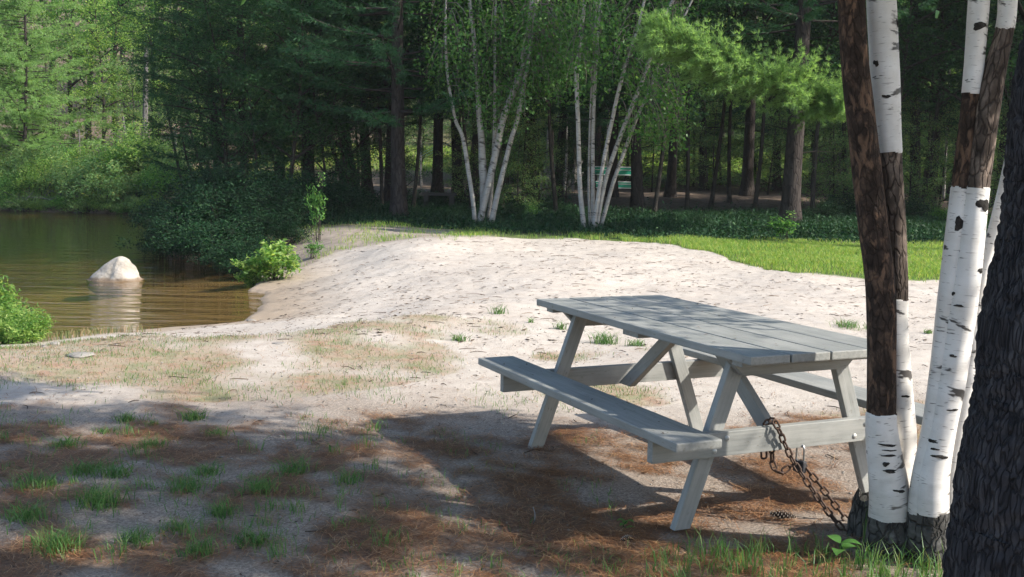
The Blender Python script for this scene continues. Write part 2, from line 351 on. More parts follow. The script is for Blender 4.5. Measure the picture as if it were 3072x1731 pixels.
def blades(mb, P, h, w, lean=.5, mi=0):
    n = len(P); a = R.uniform(0, 2*PI, n); s = np.stack([np.cos(a), np.sin(a), 0*a], 1)
    b = R.uniform(0, 2*PI, n); l = np.stack([np.cos(b), np.sin(b), 0*b], 1)*(lean*R.uniform(.2, 1.2, n))[:, None]
    h = np.broadcast_to(h, (n,))[:, None]*R.uniform(.55, 1.2, n)[:, None]; u = np.array([0, 0, 1.])
    m_ = P+(u*.6+l*.25)*h; t = P+(u*.92+l*.95)*h; w = np.broadcast_to(w, (n,))[:, None]
    V = np.stack([P-s*w*.5, P+s*w*.5, m_+s*w*.4, m_-s*w*.4, t], 1).reshape(-1, 3)
    k = np.arange(n)[:, None]*5
    mb.add(V, np.concatenate([k+[0, 1, 2], k+[0, 2, 3], k+[3, 2, 4]], 0), mi)
# ------------------------------------------------------------------ tree kinds
def pine_meshes(k, H=13, r0=.2, zc=2.6, Lmax=2.8, lean=0, dens=1.0, step=.42, dead=True, soft=False, blade=.016):
    t = MB(); c = MB()
    zz = np.linspace(0, H, 26); ph = R.uniform(0, 6)
    path = np.stack([.06*np.sin(zz*.5+ph)+lean*zz/H, .05*np.cos(zz*.4+ph), zz], 1)
    rad = r0*(1-zz/H*.92)+r0*.5*np.exp(-zz/.25); t.add(*[*tube(path, rad, 12)][:2], 0, tube(path, rad, 12)[2])
    if dead:
        for z in np.arange(1.2, zc+.8, .5):
            a = R.uniform(0, 2*PI); L = R.uniform(.3, 1.6); b = np.array([np.interp(z, zz, path[:, 0]), np.interp(z, zz, path[:, 1]), z])
            e = b+np.array([math.cos(a)*L, math.sin(a)*L, R.uniform(-.25, .2)]); mid = (b+e)/2+[0, 0, .06]
            V, F, uv = tube(catmull([b, mid, e], 5), np.linspace(.011, .003, 5), 4); t.add(V, F, 0, uv)
    z = zc
    while z < H-.3:
        f = (z-zc)/(H-zc); Lb = Lmax*(1-f)**.75*(.75+.25*min(1, f*6+.4))
        for b in range(R.integers(4, 7)):
            a = R.uniform(0, 2*PI); L = Lb*R.uniform(.65, 1.1)+.25
            o = np.array([np.interp(z, zz, path[:, 0]), np.interp(z, zz, path[:, 1]), z+R.uniform(-.15, .15)])
            dr = np.array([math.cos(a), math.sin(a), 0]); up = R.uniform(-.12, .22)
            bp = catmull([o, o+dr*L*.5+[0, 0, L*up*.4], o+dr*L+[0, 0, L*up+.1*L]], 8)
            V, F, uv = tube(bp, np.linspace(.02*(1-f)+.008, .004, 8), 4); t.add(V, F, 0, uv)
            nt = max(3, int(L*9*dens)); ts = R.uniform(.06 if soft else .25, 1, nt)
            ti = ts*7; i0 = np.minimum(ti.astype(int), 6); P0 = bp[i0]*(1-(ti-i0))[:, None]+bp[i0+1]*(ti-i0)[:, None]
            sd = np.cross(dr, [0, 0, 1])*R.choice([-1, 1], nt)[:, None]
            td = dr*R.uniform(.5, 1, nt)[:, None]+sd*R.uniform(.3, 1, nt)[:, None]+np.stack([0*ts, 0*ts, R.uniform(-.1, .35, nt)], 1)
            td /= np.linalg.norm(td, axis=1)[:, None]; tl = R.uniform(.25, .6, nt)*min(1, .4+L*.3)
            for q in np.linspace(.25, 1, 4):
                tufts(c, P0+td*(tl*q)[:, None], td, 8, .135, blade, .8)
        z += step*R.uniform(.8, 1.2)
    return t.mesh('trunk', ['bark']), c.mesh('crown', ['pine_soft' if soft else 'pine'], False)
def limb_tree(k, H=9, r0=.1, zc=1.5, Rc=2.2, mat='leaf', nl=16, clumps=18, per=50, leaf=.085, bark_='bark_sap', lean=0):
    t = MB(); c = MB(); zz = np.linspace(0, H, 22); ph = R.uniform(0, 6)
    path = np.stack([.15*np.sin(zz*.6+ph)+lean*zz/H, .12*np.cos(zz*.5+ph), zz], 1)
    rad = r0*(1-zz/H*.93)+r0*.4*np.exp(-zz/.2); V, F, uv = tube(path, rad, 10); t.add(V, F, 0, uv)
    for b in range(nl):
        z = zc+(H-zc)*((b+R.uniform(0, 1))/nl)*.93; f = (z-zc)/(H-zc)
        L = Rc*(.55+.9*f)*(1-f)**.45*R.uniform(.7, 1.15)+.35
        a = b*2.4+R.uniform(-.5, .5); o = np.array([np.interp(z, zz, path[:, 0]), np.interp(z, zz, path[:, 1]), z])
        e = o+np.array([math.cos(a)*L, math.sin(a)*L, L*R.uniform(.1, .55)])
        bp = catmull([o, (o+e)/2+[0, 0, .1*L], e], 7); V, F, uv = tube(bp, np.linspace(rad[0]*.35*(1-f)+.012, .006, 7), 5); t.add(V, F, 0, uv)
        m = max(5, int(clumps*L/Rc)); q = R.uniform(.2, 1, m)*6; i0 = np.minimum(q.astype(int), 5)
        P0 = bp[i0]*(1-(q-i0))[:, None]+bp[i0+1]*(q-i0)[:, None]
        cc = P0+R.normal(size=(m, 3))*[.33, .33, .22]*(.5+L*.28)
        for p0, c0 in zip(P0[::3], cc[::3]):
            V, F, uv = tube(np.stack([p0, (p0+c0)/2+[0, 0, .03], c0]), [.007, .005, .003], 3); t.add(V, F, 0, uv)
        pts = (cc[:, None]+R.normal(size=(m, per, 3))*np.array([.18, .18, .10])*R.uniform(.6, 1.3, (m, 1, 1))).reshape(-1, 3)
        leaves(c, pts, leaf, .55, 0, .6, .15)
    return t.mesh('trunk', [bark_]), c.mesh('crown', [mat], False)
def shrub_meshes(H=1.2, Rr=.9, mat='leaf_lite', n=5200, leaf=.07, stems=14, asp=.42, up=.45):
    t = MB(); c = MB(); per = 30; m = n//per; tips = []
    for s in range(stems):
        a = R.uniform(0, 2*PI); q = R.uniform(.2, 1); e = np.array([math.cos(a)*Rr*q, math.sin(a)*Rr*q, H*R.uniform(.75, 1)*math.sqrt(max(.05, 1-.75*q*q))])
        bp = catmull([[.08*math.cos(a), .08*math.sin(a), 0], e*[.45, .45, .6], e], 7); tips.append(bp)
        V, F, uv = tube(bp, np.linspace(.012, .004, 7), 4); t.add(V, F, 0, uv)
    tips = np.array(tips); si = R.integers(0, stems, m); q = R.uniform(.25, 1, m)**.7*6; i0 = np.minimum(q.astype(int), 5); fr_ = (q-i0)[:, None]
    cc = tips[si, i0]*(1-fr_)+tips[si, i0+1]*fr_+R.normal(size=(m, 3))*[.16, .16, .11]*Rr
    cc[:, 2] = np.maximum(cc[:, 2], .06)
    pts = (cc[:, None]+R.normal(size=(m, per, 3))*np.array([.09, .09, .075])*(.6+.5*Rr)).reshape(-1, 3); pts[:, 2] = np.maximum(pts[:, 2], .02)
    leaves(c, pts, leaf, up, 0, asp)
    return t.mesh('stems', ['bark_sap']), c.mesh('foliage', [mat], False)
PINES = [pine_meshes(i, *p) for i, p in enumerate([(13, .20, 2.4, 3.0, 0, 1.35), (14, .19, 2.6, 3.2, 0, 1.3), (11, .15, 1.5, 2.6, 0, 1.3), (15, .2, 2.7, 3.3, 0, 1.35), (16, .2, 7.0, 2.8, 0, 1.2)])]
SOFT = [pine_meshes(9, 12, .075, .5, 3.0, 0, 1.5, .34, False, True, .018)]
DECID = [limb_tree(0, 9.5, .11, 1.6, 2.3, 'leaf'), limb_tree(1, 8, .09, 1.0, 2.1, 'leaf_lite'), limb_tree(2, 10.5, .12, 2.2, 2.6, 'leaf'), limb_tree(3, 6, .06, .6, 1.6, 'leaf_pale', 13, 20, 30)]
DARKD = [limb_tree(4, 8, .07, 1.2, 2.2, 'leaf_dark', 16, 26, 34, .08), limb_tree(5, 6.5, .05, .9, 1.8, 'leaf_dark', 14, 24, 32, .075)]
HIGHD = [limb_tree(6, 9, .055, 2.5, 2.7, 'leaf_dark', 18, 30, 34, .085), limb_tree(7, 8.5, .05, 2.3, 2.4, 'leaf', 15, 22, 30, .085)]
SHRUB = [shrub_meshes(1.3, 1.0, 'leaf_lite'), shrub_meshes(1.1, .9, 'leaf', 4600), shrub_meshes(1.5, 1.1, 'leaf_deep_shaded', 6000, .075), shrub_meshes(1.3, 1.0, 'leaf_pale', 4200, .08, 18)]
BUSHB = [shrub_meshes(1.2, 1.0, 'leaf_lite', 2000, .15, 16, .5), shrub_meshes(1.3, .5, 'leaf', 540, .11, 6, .45), shrub_meshes(1.2, 1.0, 'leaf_lite', 3600, .13, 18, .3)]
def place(kind, name, x, y, label, cat, group=None, sc=1, rz=None, parts=('trunk', 'crown'), zoff=-.04):
    o = empty(name, (x, y, tz(x, y)+zoff), R.uniform(0, 2*PI) if rz is None else rz, sc)
    tag(o, label, cat, group)
    if name in ('pine_tree', 'woodland_tree', 'understorey_tree') and y > 23: o.rotation_euler[0], o.rotation_euler[1] = R.normal()*.028, R.normal()*.028
    for nm, me in zip(parts, kind): link(nm, me, o)
    return o
# ================================================================== PICNIC TABLE
def paint_mat():
    g = G('weathered_grey_paint'); oc = g.co('Object')
    gr = g.noise(g.map(oc, (3, 60, 60)), 1, 5, .6, .3); bl = g.noise(oc, 5, 4, .6); sp_ = g.noise(g.map(oc, (18, 50, 50)), 1, 3, .6)
    rnd = g.n('ShaderNodeObjectInfo').outputs['Random']
    col = g.ramp(gr, [(.25, (.162, .166, .156)), (.5, (.230, .234, .220)), (.78, (.285, .284, .264))])
    col = g.mix(g.ramp(bl, [(.45, 0.), (.7, .45)]), col, (.36, .355, .33))
    col = g.mix(g.ramp(sp_, [(.64, 0.), (.70, .75)]), col, (.15, .135, .115))
    col = g.mix(g.math('MULTIPLY', rnd, .18), col, (.24, .24, .225))
    g.surf(col, g.ramp(bl, [(.3, .42), (.7, .62)]), .4, g.bump(gr, .3, .004)); return g.m
MT['paint'] = paint_mat()
g = G('galvanised_bolt'); g.surf((.42, .42, .40), .45, .5, Metallic=.4); MT['bolt'] = g.m
TX, TY, TYAW = .8963, 5.1362, -1.1383
TL, TW, ZT, ZS = 1.905, .806, .76, .448
table = empty('picnic_table', (TX, TY, 0), TYAW)
tag(table, 'weathered grey painted wooden picnic table with attached benches, standing in dappled shade', 'picnic table')
def prism(P8, name, parent, frame=None, bev=.004, mat='paint'):
    """eight corners (bottom four then top four, table frame); frame: matrix whose X runs along the grain"""
    fr_ = frame or Matrix.Identity(4); inv = fr_.inverted()
    bm = bmesh.new(); vs = [bm.verts.new(inv @ Vector(p)) for p in P8]
    for f in ((3, 2, 1, 0), (4, 5, 6, 7), (0, 1, 5, 4), (1, 2, 6, 5), (2, 3, 7, 6), (3, 0, 4, 7)): bm.faces.new([vs[i] for i in f])
    bmesh.ops.recalc_face_normals(bm, faces=bm.faces)
    bmesh.ops.bevel(bm, geom=list(bm.edges), offset=bev, segments=2, profile=.6, affect='EDGES')
    me = bpy.data.meshes.new(name); bm.to_mesh(me); bm.free(); me.materials.append(MT[mat])
    o = link(name, me, parent); o.matrix_local = fr_; return o
def box8(u0, u1, v0, v1, z0, z1):
    return [(u0, v0, z0), (u1, v0, z0), (u1, v1, z0), (u0, v1, z0), (u0, v0, z1), (u1, v0, z1), (u1, v1, z1), (u0, v1, z1)]
def along(x, loc):
    x = Vector(x).normalized(); z = Vector((0, 0, 1)); z = z if abs(x.z) < .9 else Vector((1, 0, 0)); y = z.cross(x).normalized(); z = x.cross(y)
    m = Matrix((x, y, z)).transposed().to_4x4(); m.translation = Vector(loc); return m
pw = TW/4
for i in range(4):
    v0 = -TW/2+i*pw; e = R.uniform(-.004, .004)
    prism(box8(-TL/2+e, TL/2+e, v0+.0045, v0+pw-.0045, ZT-.036, ZT+R.uniform(-.001, .001)), 'tabletop_plank', table, along((1, 0, 0), (0, v0+pw/2, ZT+i*.37)), .005)
for s in (-1, 1):
    v0, v1 = sorted((s*.525, s*.735))
    prism(box8(-.966, .966, v0, v1, ZS-.038, ZS), 'bench_seat', table, along((1, 0, 0), (0, (v0+v1)/2, s*.4)), .007)
    uo = s*.686
    for t in (-1, 1):
        hw, vf, vt, u0, u1 = .039, t*.515, t*.255, uo-.019, uo+.019
        P8 = [(u0, vf-hw, 0), (u1, vf-hw, 0), (u1, vf+hw, 0), (u0, vf+hw, 0), (u0, vt-hw, ZT-.037), (u1, vt-hw, ZT-.037), (u1, vt+hw, ZT-.037), (u0, vt+hw, ZT-.037)]
        prism(P8, 'leg', table, along((0, vt-vf, .72), (uo, vf, .3+s*.1)), .004)
    ur0, ur1 = sorted((s*(.686+.0195), s*(.686+.058)))
    beam = prism(box8(ur0, ur1, -.70, .70, ZS-.142, ZS-.0385), 'crossbeam', table, along((0, 1, 0), ((ur0+ur1)/2, 0, ZS)), .004)
    uf = ur1 if s > 0 else ur0
    for t in (-1, 1):
        for q, w in ((-.030, -.026), (.030, .024)):
            bb = MB(); vv = t*.37+q; zz_ = ZS-.09+w
            # domed carriage-bolt head
            th = np.linspace(0, PI/2, 4); a = np.linspace(0, 2*PI, 11)
            V = np.stack([uf+s*(.007*np.sin(th))[:, None]+0*a, vv+.0125*np.cos(th)[:, None]*np.cos(a), zz_+.0125*np.cos(th)[:, None]*np.sin(a)], -1).reshape(-1, 3)
            i_ = np.arange(3)[:, None]*11+np.arange(10); bb.add(V, np.stack([i_, i_+1, i_+12, i_+11], -1).reshape(-1, 4))
            me_ = bb.mesh('bolt', ['bolt']); me_.transform(along((0, 1, 0), ((ur0+ur1)/2, 0, ZS)).inverted()); link('bolt', me_, beam)
    # tabletop cleat with bevelled ends, beside the legs
    uc0, uc1 = sorted((s*(.686+.0195), s*(.686+.058)))
    P8 = [(uc0, -.27, ZT-.124), (uc1, -.27, ZT-.124), (uc1, .27, ZT-.124), (uc0, .27, ZT-.124), (uc0, -.36, ZT-.0365), (uc1, -.36, ZT-.0365), (uc1, .36, ZT-.0365), (uc0, .36, ZT-.0365)]
    prism(P8, 'cleat', table, along((0, 1, 0), (uc0, 0, .2)), .004)
    prism(box8(*sorted((s*.80, s*.87)), -.375, .375, ZT-.060, ZT-.0365), 'batten', table, along((0, 1, 0), (s*.9, 0, .1)), .003)
    # diagonal brace from crossbeam middle to the tabletop centre
    ub, ut, hb = s*.675, s*.14, .062
    P8 = [(ub-hb, -.02, ZS-.142), (ub+hb*s*0+.0 if s > 0 else ub+hb, -.02, ZS-.142), (ub if s > 0 else ub+hb, .02, ZS-.142), (ub-hb, .02, ZS-.142)]
    b0, b1 = (ub-.105, ub+.01) if s > 0 else (ub-.01, ub+.105)
    t0, t1 = (ut-.052, ut+.063) if s > 0 else (ut-.063, ut+.052)
    P8 = [(b0, -.019, ZS-.13), (b1, -.019, ZS-.13), (b1, .019, ZS-.13), (b0, .019, ZS-.13), (t0, -.019, ZT-.066), (t1, -.019, ZT-.066), (t1, .019, ZT-.066), (t0, .019, ZT-.066)]
    prism(P8, 'brace', table, along((ut-ub, 0, .36), (ub, 0, .2)), .004)
prism(box8(-.07, .07, -.37, .37, ZT-.065, ZT-.0365), 'batten', table, along((0, 1, 0), (0, 0, .5)), .003)
def tabw(u, v, z):
    c_, s_ = math.cos(TYAW), math.sin(TYAW); return np.array([TX+u*c_-v*s_, TY+u*s_+v*c_, z])
# ================================================================== CHAIN AND PADLOCK
g = G('rusty_steel'); oc = g.co('Object'); n_ = g.noise(oc, 140, 4, .6)
g.surf(g.ramp(n_, [(.3, (.030, .020, .016)), (.55, (.075, .042, .028)), (.75, (.15, .085, .052))]), .75, .35, g.bump(n_, .4, .001)); MT['rust'] = g.m
g = G('lock_steel'); g.surf((.55, .55, .55), .3, .5, Metallic=.9); MT['steel'] = g.m
g = G('lock_body'); g.surf((.035, .035, .04), .5, .4); MT['lockbody'] = g.m
def ray_plane(px, py, p0, n):
    d = ray(px, py); t = np.dot(p0-EYE, n)/np.dot(d, n); return EYE+d*t
UN = np.array([math.cos(TYAW), math.sin(TYAW), 0]); PF = tabw(.765, 0, 0)
def zf5(x, y): return (1400+x*1300/2360)/S, (850+y*1300/2360)/S
def on_rail(x, y, off=0.): return ray_plane(*zf5(x, y), PF+UN*off, UN)
top_ = on_rail(1690, 757); top_[2] = ZS-.028
gnd = gp(2160, 1352); gnd2 = gp(2185, 1322)
k1 = on_rail(1788, 985, .02)
runA = [tabw(.695, 0, 0)*0+top_-UN*.075+[0, 0, -.16], top_-UN*.075+[0, 0, -.02], top_-UN*.03+[0, 0, .014], top_+[0, 0, .0], on_rail(1735, 880), k1]
mid = (k1+gnd)/2; mid[2] -= .035
runA += list(catmull([k1, k1*.7+gnd*.3-[0, 0, .022], k1*.4+gnd*.6-[0, 0, .04], k1*.15+gnd*.85-[0, 0, .03], gnd+[0, 0, .03], gnd+[.09, -.01, .03]], 8)[1:])
lk = on_rail(1815, 968, -.03)
runB = list(catmull([lk, lk*.72+gnd2*.28-[0, 0, .02], lk*.42+gnd2*.58-[0, 0, .05], lk*.2+gnd2*.8-[0, 0, .06], gnd2+[0, 0, .025], gnd2+[.1, 0, .03]], 9))
b0 = top_-UN*.075+[0, 0, -.10]
runC = [b0, on_rail(1660, 905, -.085), on_rail(1668, 985, -.07), on_rail(1705, 1030, -.05), on_rail(1750, 1005, -.035), lk]
def chain_links(mb, P, pitch=.036):
    D = catmull(P, 900); ln = np.concatenate([[0], np.cumsum(np.linalg.norm(np.diff(D, axis=0), axis=1))])
    n = int(ln[-1]/pitch); ref = rvec(1)[0]
    for i in range(n):
        c_ = np.array([np.interp((i+.5)*pitch, ln, D[:, j]) for j in range(3)]); e = np.array([np.interp(min(ln[-1], (i+.9)*pitch), ln, D[:, j]) for j in range(3)])
        b = np.array([np.interp((i+.1)*pitch, ln, D[:, j]) for j in range(3)])
        T = (e-b)/np.linalg.norm(e-b); ref = ref-T*ref.dot(T); ref /= np.linalg.norm(ref); Bn = np.cross(T, ref)
        w = ref*math.cos(.6+(i % 2)*PI/2)+Bn*math.sin(.6+(i % 2)*PI/2)
        a = np.linspace(0, 2*PI, 17)[:-1]; L, W = .0170, .0115
        x = np.sign(np.cos(a))*L*.55+np.cos(a)*L*.75*.8; y_ = np.sin(a)*W
        loop = c_+T*x[:, None]+w*y_[:, None]; loop = np.vstack([loop, loop[:1], loop[1:2]])
        V, F, uv = tube(loop, .0047, 6); mb.add(V, F, 0, uv)
cb = MB()
for r_ in (runA, runB, runC): chain_links(cb, r_)
ch = cb.build('chain', ['rust']); tag(ch, 'rusty steel chain looped over the table crossbeam and running to the birch', 'chain')
lock = empty('padlock', tuple(lk)); tag(lock, 'small padlock with a shiny shackle hanging in the rusty chain', 'padlock')
sb = MB(); a = np.linspace(-.2, PI+.2, 14); arc = np.stack([np.cos(a)*.019, 0*a, np.sin(a)*.019+.055], 1); arc = np.vstack([[.019, 0, .0], arc, [-.019, 0, .0]])
V, F, uv = tube(arc@np.array(Matrix.Rotation(-.9, 3, 'Z')).T, .0045, 8); sb.add(V, F); sb.build('shackle', ['steel'], lock)
bmx = prism(box8(-.028, .028, -.012, .012, -.048, .004), 'lock_body', lock, None, .006, 'lockbody'); bmx.rotation_euler = (0, 0, -.9)
# ================================================================== FOREGROUND BIRCH CLUMP
PXM = S/CAM_F
def stem_path(pts, Y, n=110, ztop=8.5, swing=(.05, .02)):
    """pts: (centre px, y px, width px) from the top down -> world centres (from the ground up), radii, picture heights"""
    Q = catmull(np.array(pts, float), n)[::-1]
    W = np.array([at(a, b, Y) for a, b, c in Q]); dep = (W-EYE)@_f; rad = Q[:, 2]/2*PXM*dep; py = Q[:, 1]
    d = W[-1]-W[-8]; d /= np.linalg.norm(d); m = 26; hh = np.linspace(0, ztop-W[-1, 2], m+1)[1:]
    ext = W[-1]+d/d[2]*hh[:, None]+np.stack([swing[0]*hh**1.6*.3, swing[1]*hh**1.6*.3, 0*hh], 1)
    return np.vstack([W, ext]), np.concatenate([rad, rad[-1]*(1-hh/(hh[-1])*.88)]), np.concatenate([py, -20-hh*100])
def banded_stem(name, parent, base, pts, Y, bands, mats, seg=48, n=600, seed=0, ztop=8.5, bump=.02, peel=None, sw=(.05, .02)):
    W, rad, py = stem_path(pts, Y, n, ztop, sw)
    rr_ = np.random.default_rng(seed)
    if peel:
        for (a, b) in peel: rad = np.where((py > a) & (py < b), rad*.955, rad)
    bf = lambda a, l: bump*(np.sin(3*a+l*5+seed)+np.sin(5*a-l*9+2*seed)*.6+np.sin(2*a+l*23)*.35)
    V, F, uv = tube(W-base, rad, seg, bf)
    ja = np.arange(seg)/seg*2*PI; wob = 1.6*np.sin(ja+seed)+1.1*np.sin(3*ja+2*seed)+.6*np.sin(7*ja+seed*5)
    pf = (py[:-1, None]+wob[None, :]*1.5).ravel()
    mi = np.zeros(len(F), int)
    for (a, b), k in bands: mi[(pf > a) & (pf <= b)] = k
    mb = MB(); mb.add(V, F, mi, uv); return mb.build(name, mats, parent), W, rad
BB = gp(2275, 1362); BB[2] = tz(BB[0], BB[1])
birch = empty('birch_clump', tuple(BB))
tag(birch, 'nearest clump of white birch stems with peeled dark bands, the table chained to its foot', 'tree')
S1 = banded_stem('stem', birch, BB, [(2141, -10, 70), (2150, 150, 71), (2172, 350, 75), (2196, 560, 76), (2214, 730, 76), (2218, 967, 74), (2219, 1089, 79), (2236, 1221, 97), (2240, 1300, 106), (2238, 1375, 122)], 4.02,
                 [((-9e9, 1040), 1), ((1300, 9e9), 2)], ['birch', 'inner', 'root'], seed=1, peel=[(-9e9, 1040)], sw=(-.05, .02))
S2 = banded_stem('stem', birch, BB, [(2216, -10, 72), (2226, 200, 72), (2237, 385, 65), (2247, 560, 64), (2254, 712, 60), (2254, 814, 58), (2263, 967, 60), (2272, 1089, 64), (2270, 1180, 66), (2262, 1340, 80)], 4.08,
                 [((385, 752), 1), ((1290, 9e9), 2)], ['birch', 'inner_cracked', 'root'], seed=2, peel=[(385, 752)], sw=(.0, .06))
S3 = banded_stem('stem', birch, BB, [(2463, -10, 52), (2444, 236, 48), (2418, 472, 50), (2393, 729, 60), (2368, 950, 62), (2345, 1100, 60), (2328, 1221, 72), (2318, 1390, 92)], 3.94,
                 [((236, 472), 1), ((1290, 9e9), 2)], ['birch', 'inner', 'root'], seed=3, peel=[(236, 472)], sw=(.04, .05))
S4 = banded_stem('stem', birch, BB, [(2536, -10, 46), (2528, 73, 46), (2490, 236, 62), (2457, 472, 63), (2426, 729, 74), (2393, 950, 72), (2366, 1100, 68), (2345, 1221, 80), (2338, 1398, 98)], 3.92,
                 [((73, 472), 1), ((1285, 9e9), 2)], ['birch', 'inner_cracked', 'root'], seed=4, peel=[(73, 472)], sw=(.08, .0))
S5 = banded_stem('stem', birch, BB, [(2610, 100, 30), (2560, 330, 32), (2508, 560, 34), (2468, 712, 36), (2438, 916, 38), (2410, 1089, 44), (2394, 1196, 40), (2386, 1340, 46)], 4.05,
                 [((1275, 9e9), 1)], ['birch', 'root'], seed=5, ztop=7, sw=(.1, .05))
g = G('bark_scar'); n_ = g.noise(g.co('Object'), 90, 4, .7); g.surf(g.ramp(n_, [(.3, (.012, .011, .010)), (.65, (.05, .045, .04)), (.8, (.16, .15, .14))]), .9, .15, g.bump(n_, .8, .004)); MT['scar'] = g.m
def scar(stem, px, py, wpx, hpx, bulge=.0025):
    ob, W, rad = stem; d = ray(px, py); best = None
    p2 = EYE+d*np.interp(0, [0, 1], [W[150][1], W[150][1]])
    i0 = int(np.argmin(np.abs(W[:, 2]-p2[2]))); c0, r0 = W[i0], rad[i0]; p2 = EYE+d*c0[1]
    off = np.clip((p2-c0)[0]/r0, -.92, .92); th0 = math.asin(off); hw = min(.9, wpx*PXM*c0[1]/2/r0); hh = hpx*PXM*c0[1]/2
    n = 15; rr_ = np.random.default_rng(int(px*7+py)); ph = rr_.uniform(0, 6, 4); mb = MB(); V = []
    rs = np.linspace(0, 1, 6); an = np.linspace(0, 2*PI, n+1)[:-1]
    V.append(c0+r0*1.0*np.array([math.sin(th0), -math.cos(th0), 0])*(1+bulge/r0*2))
    for r_ in rs[1:]:
        for a_ in an:
            k = r_*(1+.22*math.sin(2*a_+ph[0])+.16*math.sin(3*a_+ph[1])+.12*math.sin(5*a_+ph[2])); t = th0+hw*k*math.cos(a_); z = hh*k*math.sin(a_)
            cc = np.array([np.interp(c0[2]+z, W[:590, 2], W[:590, j]) for j in range(3)]); rc = np.interp(c0[2]+z, W[:590, 2], rad[:590])
            V.append(cc+np.array([math.sin(t), -math.cos(t), 0])*(rc*1.022+bulge*(1-r_*r_)))
    F3 = [[0, 1+i, 1+(i+1) % n] for i in range(n)]; F4 = [[1+q*n+i, 1+(q+1)*n+i, 1+(q+1)*n+(i+1) % n, 1+q*n+(i+1) % n] for q in range(4) for i in range(n)]
    mb.add(np.array(V)-BB, F3); m2 = mb; m2.F.append(np.array(F4)); m2.MI.append(np.zeros(len(F4), int)); m2.build('bark_scar', ['scar'], ob)
for st_, lst in ((S4, [(2462, 514, 44, 30), (2454, 678, 24, 12), (2374, 736, 18, 9), (2399, 766, 20, 7), (2384, 891, 18, 7), (2384, 1023, 28, 6), (2336, 1104, 40, 8), (2350, 1140, 44, 9), (2340, 1122, 30, 5)]), (S3, [(2403, 562, 28, 30), (2454, 68, 28, 22)]),
                 (S1, [(2222, 1110, 44, 8), (2226, 1122, 34, 5), (2224, 1135, 36, 7), (2214, 1156, 18, 11), (2224, 1173, 38, 9), (2246, 1221, 32, 9)]), (S2, [(2218, 246, 18, 9), (2196, 160, 14, 16), (2250, 60, 12, 20), (2268, 990, 20, 7)])):
    for q_ in lst: scar(st_, *q_)
rb = MB(); zz = np.linspace(-.06, .17, 22); a = np.linspace(0, 2*PI, 61)
cx = (at(2184, 1340, 4.0)+at(2398, 1340, 4.0))/2-BB
rx = (at(2398, 1340, 4.0)-at(2184, 1340, 4.0))[0]/2
prof = np.interp(zz, [-.06, .0, .06, .12, .17], [1.02, .97, .93, .88, .80])
lump = 1+.04*np.sin(5*a)[None]*np.cos(zz*12)[:, None]+.025*np.sin(13*a+zz[:, None]*20)+.02*np.sin(29*a-zz[:, None]*40)
V = np.stack([cx[0]+rx*prof[:, None]*lump*np.cos(a), cx[1]*0+.02+.13*prof[:, None]*lump*np.sin(a), np.broadcast_to(zz[:, None], lump.shape)+.02*np.sin(5*a)[None]], -1)
i_ = np.arange(21)[:, None]*61+np.arange(60)[None]
rb.add(V.reshape(-1, 3), np.stack([i_, i_+1, i_+62, i_+61], -1).reshape(-1, 4), 0, np.stack([np.broadcast_to(a*.15, lump.shape), np.broadcast_to(zz[:, None], lump.shape)], -1).reshape(-1, 2))
rb.build('root_flare', ['root'], birch)
# crown: unseen leafy sprays set along sun rays to shade left ground and tabletop
def lit_spot(x, y):
    m = blob(x, y, -1.85, 5.75, .75, .33); m = np.maximum(m, .8*blob(x, y, -1.0, 4.75, .55, .22)); m = np.maximum(m, blob(x, y, -.1, 3.92, 1.0, .13))
    m = np.maximum(m, .8*blob(x, y, -3.2, 6.1, .6, .25)); m = np.maximum(m, .8*blob(x, y, .1, 4.22, .6, .10)); m = np.maximum(m, .7*blob(x, y, -2.2, 5.0, .4, .2)); return m
def shade(x, y):
    n = snoise(x, y*1.7, .55, 71, 3)
    edge = np.interp(x, [-5, -3.6, -2.6, -1.6, -.9, -.5, 0, .6, 1.2], [7.9, 7.2, 6.6, 6.2, 6.2, 5.0, 4.5, 4.2, 3.9])
    m = ss(.0, .5, edge-y+.35*n)*ss(1.0, .5, x)
    return np.clip(m*(.60+1.8*n)-1.2*lit_spot(x, y), 0, 1)
gx = R.uniform(-5, 1.3, 9000); gy = R.uniform(3.3, 8, 9000); acc = R.uniform(0, 1, 9000) < shade(gx, gy)*.72
gx, gy = gx[acc], gy[acc]
gz = R.uniform(2.55, 6.6, len(gx))
PC = np.stack([gx, gy, 0*gx], 1)+SUN/SUN[2]*gz[:, None]
ex = []
for u_, v_ in R.uniform(-1, 1, (70, 2)):
    q = tabw(-.36+.50*u_, .05+.36*v_, ZT); ex.append(q+SUN/SUN[2]*R.uniform(1.9, 3.0))
PC = np.vstack([PC, np.array(ex)[:26]])
inv_ = (PC[:, 2] > 1.62+.156*PC[:, 1]+.03*abs(PC[:, 0])) & (np.hypot(PC[:, 0]-2, PC[:, 1]-4) < 6.5)
PC = PC[inv_]
cb = MB(); tw = MB(); skel = np.vstack([s[1][375::5] for s in (S1, S2, S3, S4, S5)])
def spray(P0, leaf=.07, n=26, sp_=.13):
    pts = (P0[:, None]+R.normal(size=(len(P0), n, 3))*np.array([1, 1, .7])*sp_).reshape(-1, 3); leaves(cb, pts-BB, leaf, .5, 0, .62, .25)
spray(PC)
kd = kdtree.KDTree(len(skel)); [kd.insert(p, i) for i, p in enumerate(skel)]; kd.balance()
for p in PC[::4]:
    c0, i0, dd = kd.find(Vector((p[0], p[1], max(1.9, p[2]-.5)))); c0 = np.array(c0)
    mid_ = (c0+p)/2+np.array([0, 0, .12*dd]); V, F, uv = tube(catmull([c0, mid_, p], 9)-BB, np.linspace(.012, .003, 9), 4); tw.add(V, F, 0, uv)
tw.build('branches', ['bark_sap'], birch); cb.build('crown', ['leaf_birch'], birch, False)
